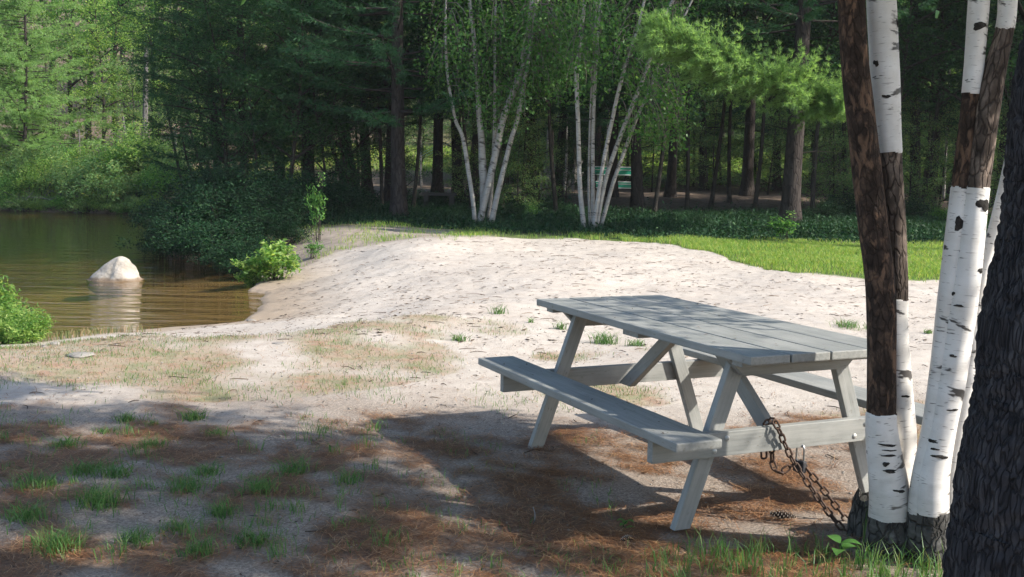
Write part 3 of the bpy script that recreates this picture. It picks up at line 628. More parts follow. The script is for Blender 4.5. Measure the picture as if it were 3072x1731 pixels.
# ================================================================== NEAR PINE TRUNK
edge = [(2366, 1425), (2384, 1323), (2394, 1221), (2409, 1145), (2440, 1018), (2449, 916), (2452, 840), (2481, 712), (2504, 618), (2522, 452), (2528, 341), (2536, 261), (2550, 176), (2572, 85), (2590, 0)]
NY = 2.72
ez = np.array([at(a_, b_, NY) for a_, b_ in edge]); zs_ = np.linspace(-.05, 14, 700)**1.0
zs_ = np.concatenate([np.linspace(-.08, 2.3, 420), np.linspace(2.31, 15, 60)])
rad = np.interp(zs_, [-.1, .0, .25, .6, 1.2, 2.2, 15], [.40, .36, .265, .235, .215, .20, .03])
o_ = np.argsort(ez[:, 2]); xl = np.interp(zs_, ez[o_, 2], ez[o_, 0]); up_ = zs_ > ez[:, 2].max(); xl[up_] = ez[:, 0].max()+(zs_[up_]-ez[:, 2].max())*.06; lo_ = zs_ < ez[:, 2].min(); xl[lo_] = ez[o_, 0][0]
rsm = np.interp(zs_, [-.1, 0, .5, 1.5, 2.3, 15], [.30, .28, .235, .215, .20, .03])
pth = np.stack([xl+rsm*1.16, np.full(len(zs_), NY), zs_], 1); NB = np.array([pth[20, 0], NY, 0.]); NB[2] = tz(NB[0], NB[1])
seg = 130; aa = np.linspace(0, 2*PI, seg+1); npts = 2600
pu = R.uniform(0, 2*PI, npts); pz = R.uniform(-.2, 2.5, npts); KU, KZ = 1.0, .34   # plates longer than wide
kd = kdtree.KDTree(npts*3); idx = 0
for sft in (-2*PI, 0, 2*PI):
    for q in range(npts): kd.insert((( pu[q]+sft)*.22*KU, pz[q]*KZ, 0), idx); idx += 1
kd.balance()
H2 = np.zeros((len(zs_), seg+1))
for i, z in enumerate(zs_):
    if z > 2.4: continue
    for j, a_ in enumerate(aa):
        wx_ = .018*math.sin(z*31+a_*5)+.010*math.sin(z*67-a_*9)
        f2 = kd.find_n(((a_ % (2*PI))*.22*KU+wx_*.6, z*KZ+wx_*.15, 0), 2); H2[i, j] = min(1, (f2[1][2]-f2[0][2])/.008)
H2 = .045*H2**.5+.018*np.sin(zs_[:, None]*90+aa*21)*np.sin(aa*33)
V, F, uv = tube(pth-NB, rsm, seg, lambda a_, l: H2)
near = empty('pine_tree', tuple(NB)); tag(near, 'big dark pine trunk with deeply cracked bark, closest to the camera', 'tree')
nb_ = MB(); nb_.add(V, F, 0, uv); nb_.build('trunk', ['bark_near'], near)
cr_near = pine_meshes(0, 15, .02, 6.2, 3.0, 0, .8, .6, False)[1]; link('crown', cr_near, near).location = (.25, 0, 0)
# ================================================================== BACK BIRCH CLUMPS
def far_clump(name, label, pxb, pyb, Y, stems, boxes, top, n_top, seed):
    b = at(pxb, pyb, Y); b[2] = tz(b[0], b[1]); e = empty(name, tuple(b)); tag(e, label, 'tree')
    ends = []
    for k, (pts, dy) in enumerate(stems):
        o, W, rad = banded_stem('stem', e, b, pts, Y+dy, [], ['birch_far_shaded'], 10, 46, seed+k, 9.5, .03, None, (R.uniform(-.02, .06), R.uniform(-.04, .04)))
        ends.append(W)
    sk = np.vstack([w[12:] for w in ends]); kd = kdtree.KDTree(len(sk)); [kd.insert(p, i) for i, p in enumerate(sk)]; kd.balance()
    cbx = MB(); tw = MB(); cc = []
    for (x0, y0, x1, y1, n) in boxes:
        for _ in range(n): cc.append(at(R.uniform(x0, x1), R.uniform(y0, y1), Y+R.normal()*.7))
    for _ in range(n_top):
        w = sk[R.integers(len(sk)*6//10, len(sk))]; p = w+R.normal(size=3)*[top, top, .8]
        if p[2] > 5.2: cc.append(p)
    cc = np.array(cc)
    for p in cc:
        c0 = np.array(kd.find(Vector(p+[0, 0, .5]))[0]); md = (c0+p)/2+[0, 0, .2]
        V, F, uv = tube(catmull([c0, md, p, p-[0, 0, .25]], 8)-b, np.linspace(.010, .003, 8), 3); tw.add(V, F, 0, uv)
    pts = (cc[:, None]+R.normal(size=(len(cc), 34, 3))*np.array([.18, .18, .2])).reshape(-1, 3); leaves(cbx, pts-b, .085, .35, 0, .62, .6)
    tw.build('branches', ['catkin'], e); cbx.build('crown', ['leaf_birch'], e, False); return e
z4 = lambda P: [(922.4+a_*.3255, 293.5+b_*.3255, w) for a_, b_, w in P]
z2 = lambda P: [(754.6+a_*.3465, b_*.3465, w) for a_, b_, w in P]
z3 = lambda P: [(1341.6+a_*.4042, b_*.4042, w) for a_, b_, w in P]
far_clump('birch_clump', 'white birch clump of five stems directly behind the sand, left of the other far birches', 1213, 568, 23.4, [
    ([(1122, -10, 5), (1121, 90, 6), (1126, 190, 7)]+z2([(1110, 780, 8)])+z4([(690, 40, 9), (745, 170, 10), (790, 450, 11), (825, 680, 11), (836, 835, 11)]), -.1),
    (z2([(1690, 0, 15), (1655, 270, 17), (1590, 560, 17)])+z4([(1060, 0, 17), (1010, 230, 17), (960, 450, 18), (905, 680, 17), (866, 860, 19)]), 0.),
    (z2([(1230, 0, 9), (1260, 250, 11), (1285, 560, 12)])+z4([(870, 0, 14), (888, 200, 17), (897, 400, 20), (905, 520, 20), (890, 840, 12)]), .15),
    (z2([(1420, 0, 6), (1415, 300, 7), (1415, 600, 7)])+z4([(988, 100, 9), (980, 300, 10), (965, 560, 10), (935, 840, 12)]), .25),
    (z2([(1720, 30, 9), (1665, 400, 10), (1620, 640, 12)])+z4([(1165, 20, 11), (1110, 200, 12), (1060, 400, 13), (1000, 650, 14), (956, 850, 16)]), -.05)],
    [(1080, -10, 1260, 150, 36), (1150, 40, 1440, 190, 76), (1170, 150, 1330, 270, 46), (1290, 0, 1450, 130, 50), (1060, 130, 1200, 270, 20), (1220, 240, 1310, 320, 12), (1340, 130, 1450, 250, 30)], 1.5, 110, 50)
far_clump('birch_clump', 'slender birch clump fanning out in front of the green bench', 1490, 583, 22.2, [
    (z3([(322, 0, 10), (300, 180, 11), (285, 330, 11), (270, 500, 11), (280, 800, 11), (290, 1150, 12), (318, 1450, 13)]), 0.),
    (z3([(372, 380, 5), (358, 650, 6), (345, 1100, 6), (352, 1440, 7)]), .3),
    (z3([(420, 0, 8), (395, 300, 9), (376, 700, 9), (370, 1000, 10), (372, 1440, 11)]), .15),
    (z3([(692, 0, 7), (640, 210, 8), (560, 450, 9), (490, 750, 10), (430, 1050, 10), (372, 1440, 11)]), -.1),
    (z3([(872, 0, 9), (825, 90, 10), (740, 330, 10), (680, 500, 10), (560, 800, 11), (450, 1120, 11), (388, 1440, 11)]), .0),
    (z3([(760, 480, 6), (650, 720, 9), (590, 880, 10), (500, 1130, 10), (412, 1440, 11)]), .2)],
    [(1440, -10, 1580, 130, 36), (1580, 180, 1730, 340, 60), (1540, 40, 1700, 190, 34), (1420, 110, 1500, 230, 24), (1640, 20, 1780, 130, 26)], 1.6, 120, 60)
# ================================================================== WOODS
K = PXM
def gx_at(px, Yd): return at(px, 425, Yd)[0]
def pine_at(px, Yd, w, kind, label, group=None, rz=None, h=1.0):
    r0 = (.20, .19, .15, .20, .20)[kind]; s = w*Yd*K/(2.05*r0); s = min(max(s, .45), 1.3)
    return place(PINES[kind], 'pine_tree', gx_at(px, Yd), Yd, label, 'tree', group, (max(s, .8), max(s, .8), h), rz)
pine_at(1010, 24.3, 40, 0, 'stout dark pine trunk left of the white birch clump, at the edge of the sand')
pine_at(1097, 31.5, 28, 3, 'dark pine trunk between the stout pine and the white birch clump')
pine_at(1152, 30, 22, 3, 'thin dark pine trunk just behind the leftmost white birch stem')
pine_at(1333, 31, 33, 3, 'dark pine trunk midway between the two far birch clumps')
pine_at(1612, 29, 26, 3, 'dark pine trunk covering the right end of the green bench')
pine_at(1685, 35, 17, 3, 'slim dark pine trunk standing right of the green bench')
pine_at(1885, 36, 30, 4, 'dark pine with flared foot standing in the bare clearing')
pine_at(2305, 30.5, 20, 3, 'dark pine trunk seen between the two pairs of near birch stems')
pine_at(2350, 31, 18, 1, 'leaning dark pine trunk seen behind the right near birch stems')
pine_at(985, 27.5, 15, 1, 'slim pine trunk tight against the left of the stout pine')
GW = 'dark pines of the woods behind the sand'
LW = 'dark pine in the shaded woods behind the sand'
for px, Yd, w, k in ((552, 30, 26, 2), (610, 27.2, 24, 2), (700, 29.5, 26, 2), (775, 27.0, 24, 0), (860, 30.5, 24, 1), (925, 32, 22, 0), (1240, 33, 22, 1), (1190, 29.5, 22, 1), (1270, 31, 24, 0), (1400, 34, 16, 1), (1545, 34, 14, 3),
                     (1770, 42, 20, 0), (1960, 43, 22, 0), (2110, 41, 22, 3), (2240, 40, 20, 0), (2430, 37, 24, 1), (2520, 33, 26, 3), (2600, 30, 26, 0), (2050, 43.5, 20, 1), (1500, 41, 20, 1)):
    pine_at(px, Yd, w, k, LW, GW)
for x, y in ((15.5, 26), (17, 27.6), (19, 24.5), (21.5, 27.3), (23.5, 25.5), (26, 31), (28, 25), (31, 29), (35, 26), (20, 36), (26, 38), (15, 37)):
    place(PINES[R.integers(0, 4)], 'pine_tree', x+R.uniform(-.6, .6), y+R.uniform(-.6, .6), LW, 'tree', GW, (1.05, 1.05, R.uniform(1, 1.25)))
o_ = place(pine_meshes(8, 17, .2, 8.8, 2.0, 0, 1.4, .32, False), 'pine_tree', 13.0, 19.2, 'unseen tall pine added for shade just beyond the right edge of the picture', 'tree')  # unseen pine added so its crown shades the far birch stems
o_ = place(pine_meshes(8, 20, .24, 14.0, 1.9, 0, 1.3, .36, False), 'pine_tree', 13.4, 17.0, 'tallest unseen pine, added for shade beyond the right edge of the picture, nearer than its neighbour', 'tree')  # unseen pine added: trunk shades the lawn, high crown shades the berm
# the pine that carries the bright bough
bx, by = gx_at(2000, 24), 24.0
bt, bc = pine_meshes(7, 16, .215, 4.6, 3.3, 0, 1.0, .45, True)
bp_ = place((bt, bc), 'pine_tree', bx, by, 'thick pine trunk right of the clearing carrying a long bright green bough', 'tree', None, 1, 0.4); bp_.rotation_euler = (0, 0, .4)
inv = bp_.matrix_basis.inverted() if False else (Matrix.Translation(bp_.location) @ bp_.rotation_euler.to_matrix().to_4x4()).inverted()
bm_, bw_ = MB(), MB()
spine = catmull([(bx, by, 2.8), at(2090, 270, 22.0), at(2020, 225, 20.6), at(1900, 190, 20.0), at(1780, 150, 19.8), at(1655, 98, 19.8)], 60)
spine2 = catmull([(bx, by, 2.6), at(2040, 270, 22.0), at(2080, 262, 20.8), at(2120, 255, 20.4)], 30)
def bough(sp_, wid, n, b0=.05):
    V, F, uv = tube(sp_, np.linspace(.04, .008, len(sp_)), 6); bw_.add(V, F, 0, uv)
    for _ in range(n):
        q = R.uniform(b0, 1)*(len(sp_)-1.001); i0 = int(q); p = sp_[i0]; T = sp_[min(i0+1, len(sp_)-1)]-sp_[max(i0-1, 0)]; T /= np.linalg.norm(T)
        sd = np.cross(T, [0, 0, 1]); sd /= np.linalg.norm(sd); s = R.choice([-1, 1]); f = q/len(sp_)
        L = wid*R.uniform(.35, 1)*(1-.55*abs(f-.45)*1.2)
        d = T*R.uniform(.35, .9)+sd*s*R.uniform(.25, 1)+np.array([0, 0, R.uniform(-.6, .65)]); d /= np.linalg.norm(d)
        e = p+d*L+[0, 0, .08*L]; pts = catmull([p, (p+e)/2-[0, 0, .02], e], 8)
        V, F, uv = tube(pts, np.linspace(.006, .003, 8), 3); bw_.add(V, F, 0, uv)
        P0 = np.repeat(pts[2:], 2, 0)+R.normal(size=(12, 3))*.025; D = np.tile(d*.9+[0, 0, .25], (12, 1))
        tufts(bm_, P0, D, 12, .125, .011, .75)
bough(spine, 1.15, 680, .2); bough(spine2, .85, 190, .4)
for mb_, nm_, mt_ in ((bw_, 'bough', 'bark'), (bm_, 'bough_needles', 'pine_soft')):
    me_ = mb_.mesh(nm_, [mt_], False); me_.transform(inv); link(nm_, me_, bp_)
# dark saplings leaning over the water, left of the stout pine
GS = 'dark leafy saplings leaning by the water'
for px, Yd, k, ln, s in ((470, 30.5, 0, -1.6, .8), (500, 27.5, 1, -1.8, .85), (580, 26.0, 0, -1.0, .8), (640, 25.4, 1, -.2, .8), (735, 25.2, 0, .2, .85), (690, 27.5, 1, -.8, .9), (815, 26, 1, -.6, .75), (900, 27.5, 0, -1.2, .9), (880, 26.3, 1, -1.5, .85), (950, 29, 1, .2, .8)):
    x_ = gx_at(px, Yd)
    if pond_sd(np.array([x_]), np.array([Yd]))[0] < .1: x_ += .9
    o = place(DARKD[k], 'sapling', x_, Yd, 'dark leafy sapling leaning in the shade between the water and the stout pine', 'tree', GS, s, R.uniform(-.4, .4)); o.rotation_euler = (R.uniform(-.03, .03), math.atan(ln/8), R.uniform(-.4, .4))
# understorey of the belt
GD = 'leafy undergrowth trees in the shaded woods'
for px, Yd, k, s in ((1060, 40, 1, .7), (1240, 41, 0, .8), (1370, 43, 1, .7), (1700, 45, 0, .75), (1780, 46, 1, .8), (1990, 45, 1, .8), (2150, 33, 1, .5), (2330, 40, 0, .8), (2480, 42, 1, .8), (1575, 46, 1, .7)):
    place(DARKD[k] if k == 0 else DECID[3], 'understorey_tree', gx_at(px, Yd), Yd, 'small leafy tree among the dark trunks of the woods', 'tree', GD, s)
for i in range(36):
    x_ = -2+i*.82+R.uniform(-.4, .4); y_ = 43+R.uniform(-1.5, 3.5)
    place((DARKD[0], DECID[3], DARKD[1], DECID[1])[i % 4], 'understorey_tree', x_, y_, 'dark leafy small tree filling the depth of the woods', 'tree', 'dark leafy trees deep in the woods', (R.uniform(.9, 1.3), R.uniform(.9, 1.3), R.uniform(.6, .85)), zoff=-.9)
for px, Yd, k, s_ in ((1040, 26.5, 0, .95), (1180, 25.8, 0, .9), (1260, 26.5, 1, 1.05), (1330, 27.5, 0, .95), (1400, 25.5, 0, 1.0), (1650, 26, 0, 1.05), (1720, 28.5, 0, 1.1), (1800, 30, 0, 1.15), (1900, 28.5, 0, 1.1), (2060, 27, 0, 1.1), (2130, 29, 0, 1.15), (2230, 27.5, 0, 1.1), (2330, 28.5, 0, 1.1), (2440, 27, 0, 1.1), (2540, 27.5, 0, 1.1), (1850, 33, 0, 1.2), (2000, 32, 0, 1.2)):
    place(HIGHD[k], 'woodland_tree', gx_at(px, Yd), Yd, 'slender dark leafy tree with foliage hanging low among the pines', 'tree', 'slender leafy trees among the pines', s_)
for px, Yd, s_ in ((1020, 27.5, .42), (1185, 28, .5), (1255, 25.2, .36), (1310, 26.5, .46), (1352, 28, .5), (1425, 29, .42), (1462, 31, .4), (1705, 39, .6), (1800, 41, .7), (1940, 40, .7), (2050, 27.5, .5), (2095, 29, .6), (2165, 27, .55), (2215, 29.5, .6), (2300, 28, .5), (2375, 29, .55), (2455, 27.5, .55), (2530, 28, .6), (900, 27, .4), (840, 28, .42), (760, 27.6, .4)):
    place(DECID[3] if s_ > .45 else DARKD[1], 'sapling', gx_at(px, Yd), Yd, 'leafy broadleaf sapling growing low among the dark trunks', 'tree', 'leafy saplings among the dark trunks', s_, zoff=-.25)
# ------------------------------------------------------------------ far sunlit wall
GF = 'sunlit leafy trees beyond the woods'
for i in range(34):
    x_ = -16+i*1.75+R.uniform(-.7, .7); y_ = 55+R.uniform(0, 6)+(.12*max(0, x_-10))
    place(DECID[[1, 3, 0, 1, 3][i % 5]], 'leafy_tree', x_, y_, 'bright leafy tree far behind the dark woods', 'tree', GF, R.uniform(.9, 1.3))
for i in range(26):
    x_ = -24+i*2.7+R.uniform(-1, 1); y_ = 64+R.uniform(0, 9)
    place(DECID[R.integers(0, 3)], 'leafy_tree', x_, y_, 'tall leafy tree on the far wooded slope', 'tree', 'tall trees on the far slope', R.uniform(1.3, 1.9))
# ------------------------------------------------------------------ left bank
GL = 'leafy trees on the far bank of the pond'
for px, Yd, k, s in ((-60, 43, 0, 1.0), (40, 46, 1, 1.1), (130, 43.5, 3, 1.0), (190, 47, 0, 1.15), (255, 44, 1, .95), (300, 48, 2, 1.1), (330, 42.5, 3, .8), (390, 45.5, 1, 1.05), (450, 48, 0, 1.2), (520, 45, 1, 1.0), (480, 42.0, 3, .8), (560, 50, 0, 1.2), (60, 50, 2, 1.3), (230, 52, 0, 1.4), (400, 53, 2, 1.4), (640, 52, 1, 1.2), (90, 41.6, 3, .75), (-150, 47, 0, 1.3), (-200, 42, 1, 1.0), (150, 57, 2, 1.6), (320, 58, 0, 1.6), (-20, 56, 2, 1.6)):
    place(DECID[k], 'leafy_tree', gx_at(px, Yd), Yd, 'light green leafy tree on the far bank of the pond', 'tree', GL, s)
place(SOFT[0], 'pine_tree', gx_at(60, 40.2), 40.2, 'soft light green pine at the far left on the far bank', 'tree', None, (1, 1, 1.0))
place(SOFT[0], 'pine_tree', gx_at(-70, 41.5), 41.5, 'soft pine half out of the picture at the far left bank', 'tree', None, (1.1, 1.1, 1.1), 2.0)
# grey trunks and snags on the bank
def trunk_thing(name, label, pts, Yd, mat='bark_grey', group=None, ext=0):
    Q = catmull(np.array(pts, float), 30)[::-1]; W = np.array([at(a_, b_, Yd) for a_, b_, c_ in Q]); rad = Q[:, 2]/2*K*Yd
    b = np.array([W[0][0], Yd, tz(W[0][0], Yd)-.03]); W[0] = b
    mb = MB(); V, F, uv = tube(W-b, rad, 10, lambda a_, l: .06*np.sin(3*a_+l*3)); mb.add(V, F, 0, uv)
    e = empty(name, tuple(b)); tag(e, label, 'tree', group); mb.build('trunk', [mat], e)
    for _ in range(5 if mat != 'bark_sap' and Yd > 39 and pts[0][0] < 500 else 0):
        br = MB()
        i0 = R.integers(10, 29); p = W[i0]; d = rvec(1)[0]; d[2] = abs(d[2])*.5; L = R.uniform(.3, 1.0)
        V, F, uv = tube(catmull([p, p+d*L*.5, p+d*L+[0, 0, .1]], 6)-b, np.linspace(.014, .004, 6), 4); br.add(V, F, 0, uv); br.build('branch', [mat], e)
    return e
trunk_thing('bare_trunk', 'grey bare tree trunk on the far bank, thickest one there', [(368, 120, 10), (366, 250, 13), (362, 380, 15), (358, 490, 17)], 40.2)
trunk_thing('bare_trunk', 'grey bare trunk leaning slightly, near the right end of the far bank', [(441, 330, 9), (437, 400, 11), (430, 490, 13)], 39.8)
trunk_thing('snag', 'broken pale snag standing left of the thick grey trunk on the far bank', [(309, 295, 5), (316, 340, 7), (323, 390, 7), (321, 440, 6)], 40.6, 'bark_grey')
trunk_thing('sapling', 'thin pale sapling in front of the bright bushes on the far bank', [(198, 325, 3), (202, 400, 3), (203, 505, 4)], 39.6, 'bark_grey')
trunk_thing('sapling', 'thin pale sapling right of the centre of the far bank bushes', [(250, 370, 3), (247, 430, 3), (249, 510, 4)], 39.4, 'bark_grey')
for i, (pts, Yd) in enumerate(((( (455, 330, 4), (475, 420, 6), (503, 510, 7)), 29.5), (((470, 300, 4), (500, 400, 6), (540, 520, 8)), 28.6), (((520, 200, 4), (560, 340, 5), (592, 500, 6)), 27.6), (((418, 260, 5), (445, 400, 7), (470, 520, 8)), 31.5))):
    trunk_thing('leaning_trunk', 'thin bare trunk leaning left over the shrubs by the water', pts, Yd, 'bark_sap', 'thin trunks leaning over the pond shrubs')
for i, (pts, Yd) in enumerate(((((820, 330, 9), (845, 400, 10), (875, 510, 12)), 26.8), (((858, 315, 9), (885, 400, 11), (903, 515, 13)), 27.2), (((893, 290, 5), (900, 400, 6), (905, 500, 6)), 28.5), (((955, 300, 8), (958, 400, 9), (962, 520, 9)), 26.5))):
    trunk_thing('slim_trunk', 'slim bare dark trunk left of the stout pine, bright leaves showing behind', pts, Yd, 'bark_sap', 'slim trunks left of the stout pine')
for i, (px, Yd, w, ln) in enumerate(((1375, 37, 5, 3), (1392, 39, 6, -2), (1408, 36, 7, 2), (1425, 40, 6, 0), (1442, 38, 7, 4), (1480, 39, 6, 3), (1525, 40, 5, 4), (1640, 41, 4, 6), (1745, 44, 6, 2), (1060, 39, 5, -3), (1255, 40, 6, -2), (2090, 39, 6, 0), (2375, 39, 7, 6), (2330, 33, 7, 8))):
    b_ = at(px, 425, Yd); z_ = tz(b_[0], Yd); py = 425+20-(z_-CAM_H)/(Yd*K)-20
    trunk_thing('slim_trunk', 'slim pale trunk deep in the woods among the dark pines', [(px+ln*4, -20, w*.7), (px+ln*2, 200, w*.9), (px, py, w)], Yd, 'birch_far_shaded' if i % 3 == 0 else 'bark_sap', 'slim trunks deep in the woods')
# ------------------------------------------------------------------ shrubs
SHRUB += BUSHB
def shrub(k, px, Yd, s, label, group=None, cat='shrub', zs=None, dx=0):
    x_ = gx_at(px, Yd)+dx; return place(SHRUB[k], 'shrub', x_, Yd, label, cat, group, s if zs is None else (s, s, zs), None, ('stems', 'foliage'))
GB = 'dark shrubs crowding the shore of the pond'
for px, Yd, s, zs in ((408, 21.2, .62, .50), (450, 20.7, .8, .72), (505, 19.9, .66, .52), (548, 19.2, .8, .66), (590, 18.5, .6, .44), (622, 17.7, .42, .34), (470, 22.6, .9, .85), (560, 21.6, 1.0, .95), (640, 20.4, .7, .62), (700, 21.8, .9, .8), (650, 18.9, .5, .42), (790, 24.2, 1.0, .8), (430, 24.5, .9, .8), (520, 24, 1.1, 1.05), (610, 23.6, 1.0, 1.1), (735, 20.2, .42, .36), (860, 25.2, .8, .6), (690, 24.5, .9, .8)):
    shrub(2, px, Yd, s, 'dark green shrub crowding the shore beside the pond', GB, zs=zs)
shrub(4, 692, 16.5, .54, 'small sunlit bush with bright broad leaves at the end of the pond', zs=.50)
shrub(4, 635, 16.6, .24, 'low sunlit shoot left of the small bright bush', zs=.30)
shrub(5, 785, 18.3, .42, 'small half shaded bush between the bright bush and the sand', zs=.30)
sp_o = shrub(5, 802, 20.0, .48, 'tall thin sapling bush behind the bright bush at the edge of the sand', zs=.95)
shrub(6, 0, 9.9, .33, 'light green bush at the left edge on the near bank of the pond', zs=.36)
shrub(6, 62, 9.6, .26, 'low light green bush right of the one at the left edge', zs=.27)
shrub(6, -55, 10.2, .42, 'light green bush cut off by the left edge of the picture', zs=.55)
GK = 'bright bushes along the far bank'
for i in range(20):
    px = -40+i*25+R.uniform(-9, 9); Yd = (38.6 if px < 200 else 38.1)+(i % 3)*.7+R.uniform(-.2, .3); s = R.uniform(.9, 1.5)
    shrub((3, 0, 3, 1, 3)[i % 5], px, Yd, s, 'bright green bush growing along the far bank of the pond', GK, zs=s*R.uniform(.75, 1.1))
for i in range(26):
    x_ = -22+i*.56+R.uniform(-.2, .2); yy_ = np.linspace(34, 44, 300); y_ = yy_[np.argmax(pond_sd(np.full(300, x_), yy_) > -.05)]; s = R.uniform(.5, .85)
    place(SHRUB[(3, 0, 3, 1)[i % 4]], 'shrub', x_, y_, 'low bright bush overhanging the water of the far bank', 'shrub', 'low bushes hanging over the far waterline', (s, s, s*.7), None, ('stems', 'foliage'))
wd = shrub(5, 1985, 19.6, .62, 'small pale weed standing alone in the grass strip', zs=.46, cat='plant')
GU = 'low shrubs under the dark trees'
for px, Yd, s in ((1330, 25, .4), (1395, 26, .35), (1760, 23.2, .34), (1705, 23.8, .3), (2080, 25, .5), (2120, 27, .6), (2180, 28, .7), (2230, 25, .45), (2300, 26.5, .6), (2380, 26, .5), (1300, 24.4, .4), (2150, 31, .9), (2450, 25, .6), (1100, 27, .45)):
    shrub(2 if R.uniform() < .6 else 1, px, Yd, s, 'low leafy shrub under the dark trees behind the grass', GU, zs=s*.9)
# ================================================================== GROUND PLANTS AND LITTER
def scatter(n, x0, x1, y0, y1, dens):
    x, y = R.uniform(x0, x1, n), R.uniform(y0, y1, n); k = R.uniform(0, 1, n) < dens(x, y); x, y = x[k], y[k]
    return np.stack([x, y, terrain(x, y)], 1)
gb = MB()
P = scatter(330000, 2, 14, 12, 21.0, lambda x, y: ss(.5, -.3, y-shade_edge(x)+.35*snoise(x, y, .6, 46, 2))*lawn_mask(x, y)*(.25+.75*ss(-.4, .4, snoise(x, y, .5, 81, 2)))*ss(-.1, 1.0, y-lawn_edge(x)+.3)*(abs(x) < y*.5+1))
blades(gb, P-[0, 0, .01], .085, .010, .7)
P = scatter(90000, -6, 6, 17, 23.5, lambda x, y: lawn_mask(x, y)*(.06+.45*ss(-.1, .5, snoise(x, y, .7, 82, 3)))*(y < shade_edge(x)+.4)*(pond_sd(x, y) > .5)*(1-.4*ss(1, -2, x)))
blades(gb, P-[0, 0, .01], .10, .009, .7)
tag(gb.build('grass', ['grass'], None, False), 'strip of fresh green grass along the far edge of the sand', kind='stuff')
ub = MB()
P = scatter(150000, -7, 15, 19.0, 31, lambda x, y: ss(-.2, .7, y-shade_edge(x)+.3*snoise(x, y, .6, 47, 2))*(.25+.75*ss(-.3, .3, snoise(x, y, .35, 83, 2)))*np.where((x > 1.5) & (y > 26.5), .03, 1)*(pond_sd(x, y) > .6)*(abs(x) < y*.5+.6)*np.where(x < 2, .55, .8))
P = P+R.normal(size=P.shape)*[.05, .05, 0]+np.stack([0*P[:, 0], 0*P[:, 0], R.uniform(.02, .26, len(P))*ss(-.3, 2.5, P[:, 1]-shade_edge(P[:, 0]))+.01], 1)
leaves(ub, P, .085, .6)
P = scatter(110000, -6, 15, 19.2, 27, lambda x, y: ss(-.2, .6, y-shade_edge(x))*(.4+.6*ss(-.4, .3, snoise(x, y, .4, 84, 2)))*(abs(x) < y*.5+.6)*(pond_sd(x, y) > .8)*.9)
blades(ub, P, .26*ss(-.3, 3, P[:, 1]-shade_edge(P[:, 0]))+.05, .014, .7)
tag(ub.build('ground_cover', ['leaf_under_shaded'], None, False), 'low leafy ground cover in the shade under the trees', kind='stuff')
mb = MB()
P = scatter(60000, -12, 30, 47, 56, lambda x, y: .5+0*x); blades(mb, P, .25, .03, .5)
P = scatter(16000, -24, -8, 38, 43, lambda x, y: (pond_sd(x, y) > .1)*1.0); blades(mb, P, .5, .022, .6)
tag(mb.build('meadow_grass', ['grass'], None, False), 'tall grass in the open ground beyond the woods and along the far bank', kind='stuff')
db = MB()
P = scatter(90000, -6, 4, 5.4, 11, lambda x, y: dry_mask(x, y)*.55*(pond_sd(x, y) > .3)); blades(db, P, .026, .003, 1.3)
P = scatter(5000, -6, -3.3, 9.0, 11.2, lambda x, y: (abs(pond_sd(x, y)-.5) < .4)*ss(-3.5, -4.6, x)*.8); blades(db, P, .10, .006, .5)
tag(db.build('dry_grass', ['drygrass'], None, False), 'short dry grass patch on the sandy ground by the pond', kind='stuff')
nb = MB()
def flat_needles(n, x0, x1, y0, y1, dens, L0=.085, w=.0022):
    P = scatter(n, x0, x1, y0, y1, dens); m = len(P)
    if not m: return
    a = R.uniform(0, 2*PI, m); d = np.stack([np.cos(a), np.sin(a), R.normal(size=m)*.10], 1); s = np.stack([-np.sin(a), np.cos(a), 0*a], 1)
    L = L0*R.uniform(.5, 1.3, m)[:, None]; P = P+[0, 0, .004]+np.stack([0*a, 0*a, R.uniform(0, .012, m)], 1); bnd = s*(R.normal(size=m)*.12)[:, None]*L
    V = np.stack([P-d*L/2-s*w/2, P-d*L/2+s*w/2, P+bnd+s*w/2+[0, 0, .004], P+bnd-s*w/2+[0, 0, .004], P+d*L/2+s*w/2, P+d*L/2-s*w/2], 1).reshape(-1, 3)
    k = np.arange(m)[:, None]*6; nb.add(V, np.concatenate([k+[0, 1, 2, 3], k+[3, 2, 4, 5]], 0))
flat_needles(150000, -3.6, 2.6, 3.3, 6.8, lambda x, y: np.clip(needle_mask(x, y)*1.2-.25, 0, 1)**1.2*.75)
flat_needles(40000, -4, 3.2, 5, 9, lambda x, y: .05+.5*np.clip(needle_mask(x, y)-.3, 0, 1), .08, .003)
tag(nb.build('pine_needles', ['needle'], None, False), 'rust brown fallen pine needles matted over the sandy ground', kind='stuff')
lb = MB()
def flakes(n, x0, x1, y0, y1, dens, size):
    P = scatter(n, x0, x1, y0, y1, dens); st_ = lb.n; leaves(lb, P, size, .95, 0, .45); V = lb.V[-1].reshape(-1, 4, 3); V[..., 2] = P[:, None, 2]+.004+.25*np.clip(V[..., 2]-P[:, None, 2], 0, .05)
flakes(15000, -3.6, 9, 9, 21, lambda x, y: (lawn_mask(x, y) < .3)*(pond_sd(x, y) > .25)*(.35+.4*ss(-.2, .5, snoise(x, y, 1.1, 93, 3))), .034)
flakes(7000, -3.6, 8, 9, 21, lambda x, y: (lawn_mask(x, y) < .3)*(pond_sd(x, y) > .25)*(.12+.5*ss(.0, .5, snoise(x, y, .8, 91, 3))+.5*blob(x, y, -2.2, 13.3, 1.3, 1.6)), .075)
flakes(14000, -4, 3.2, 3.4, 10, lambda x, y: (pond_sd(x, y) > .3)*(.25+.4*ss(-.2, .5, snoise(x, y, 1.2, 92, 2))), .022)
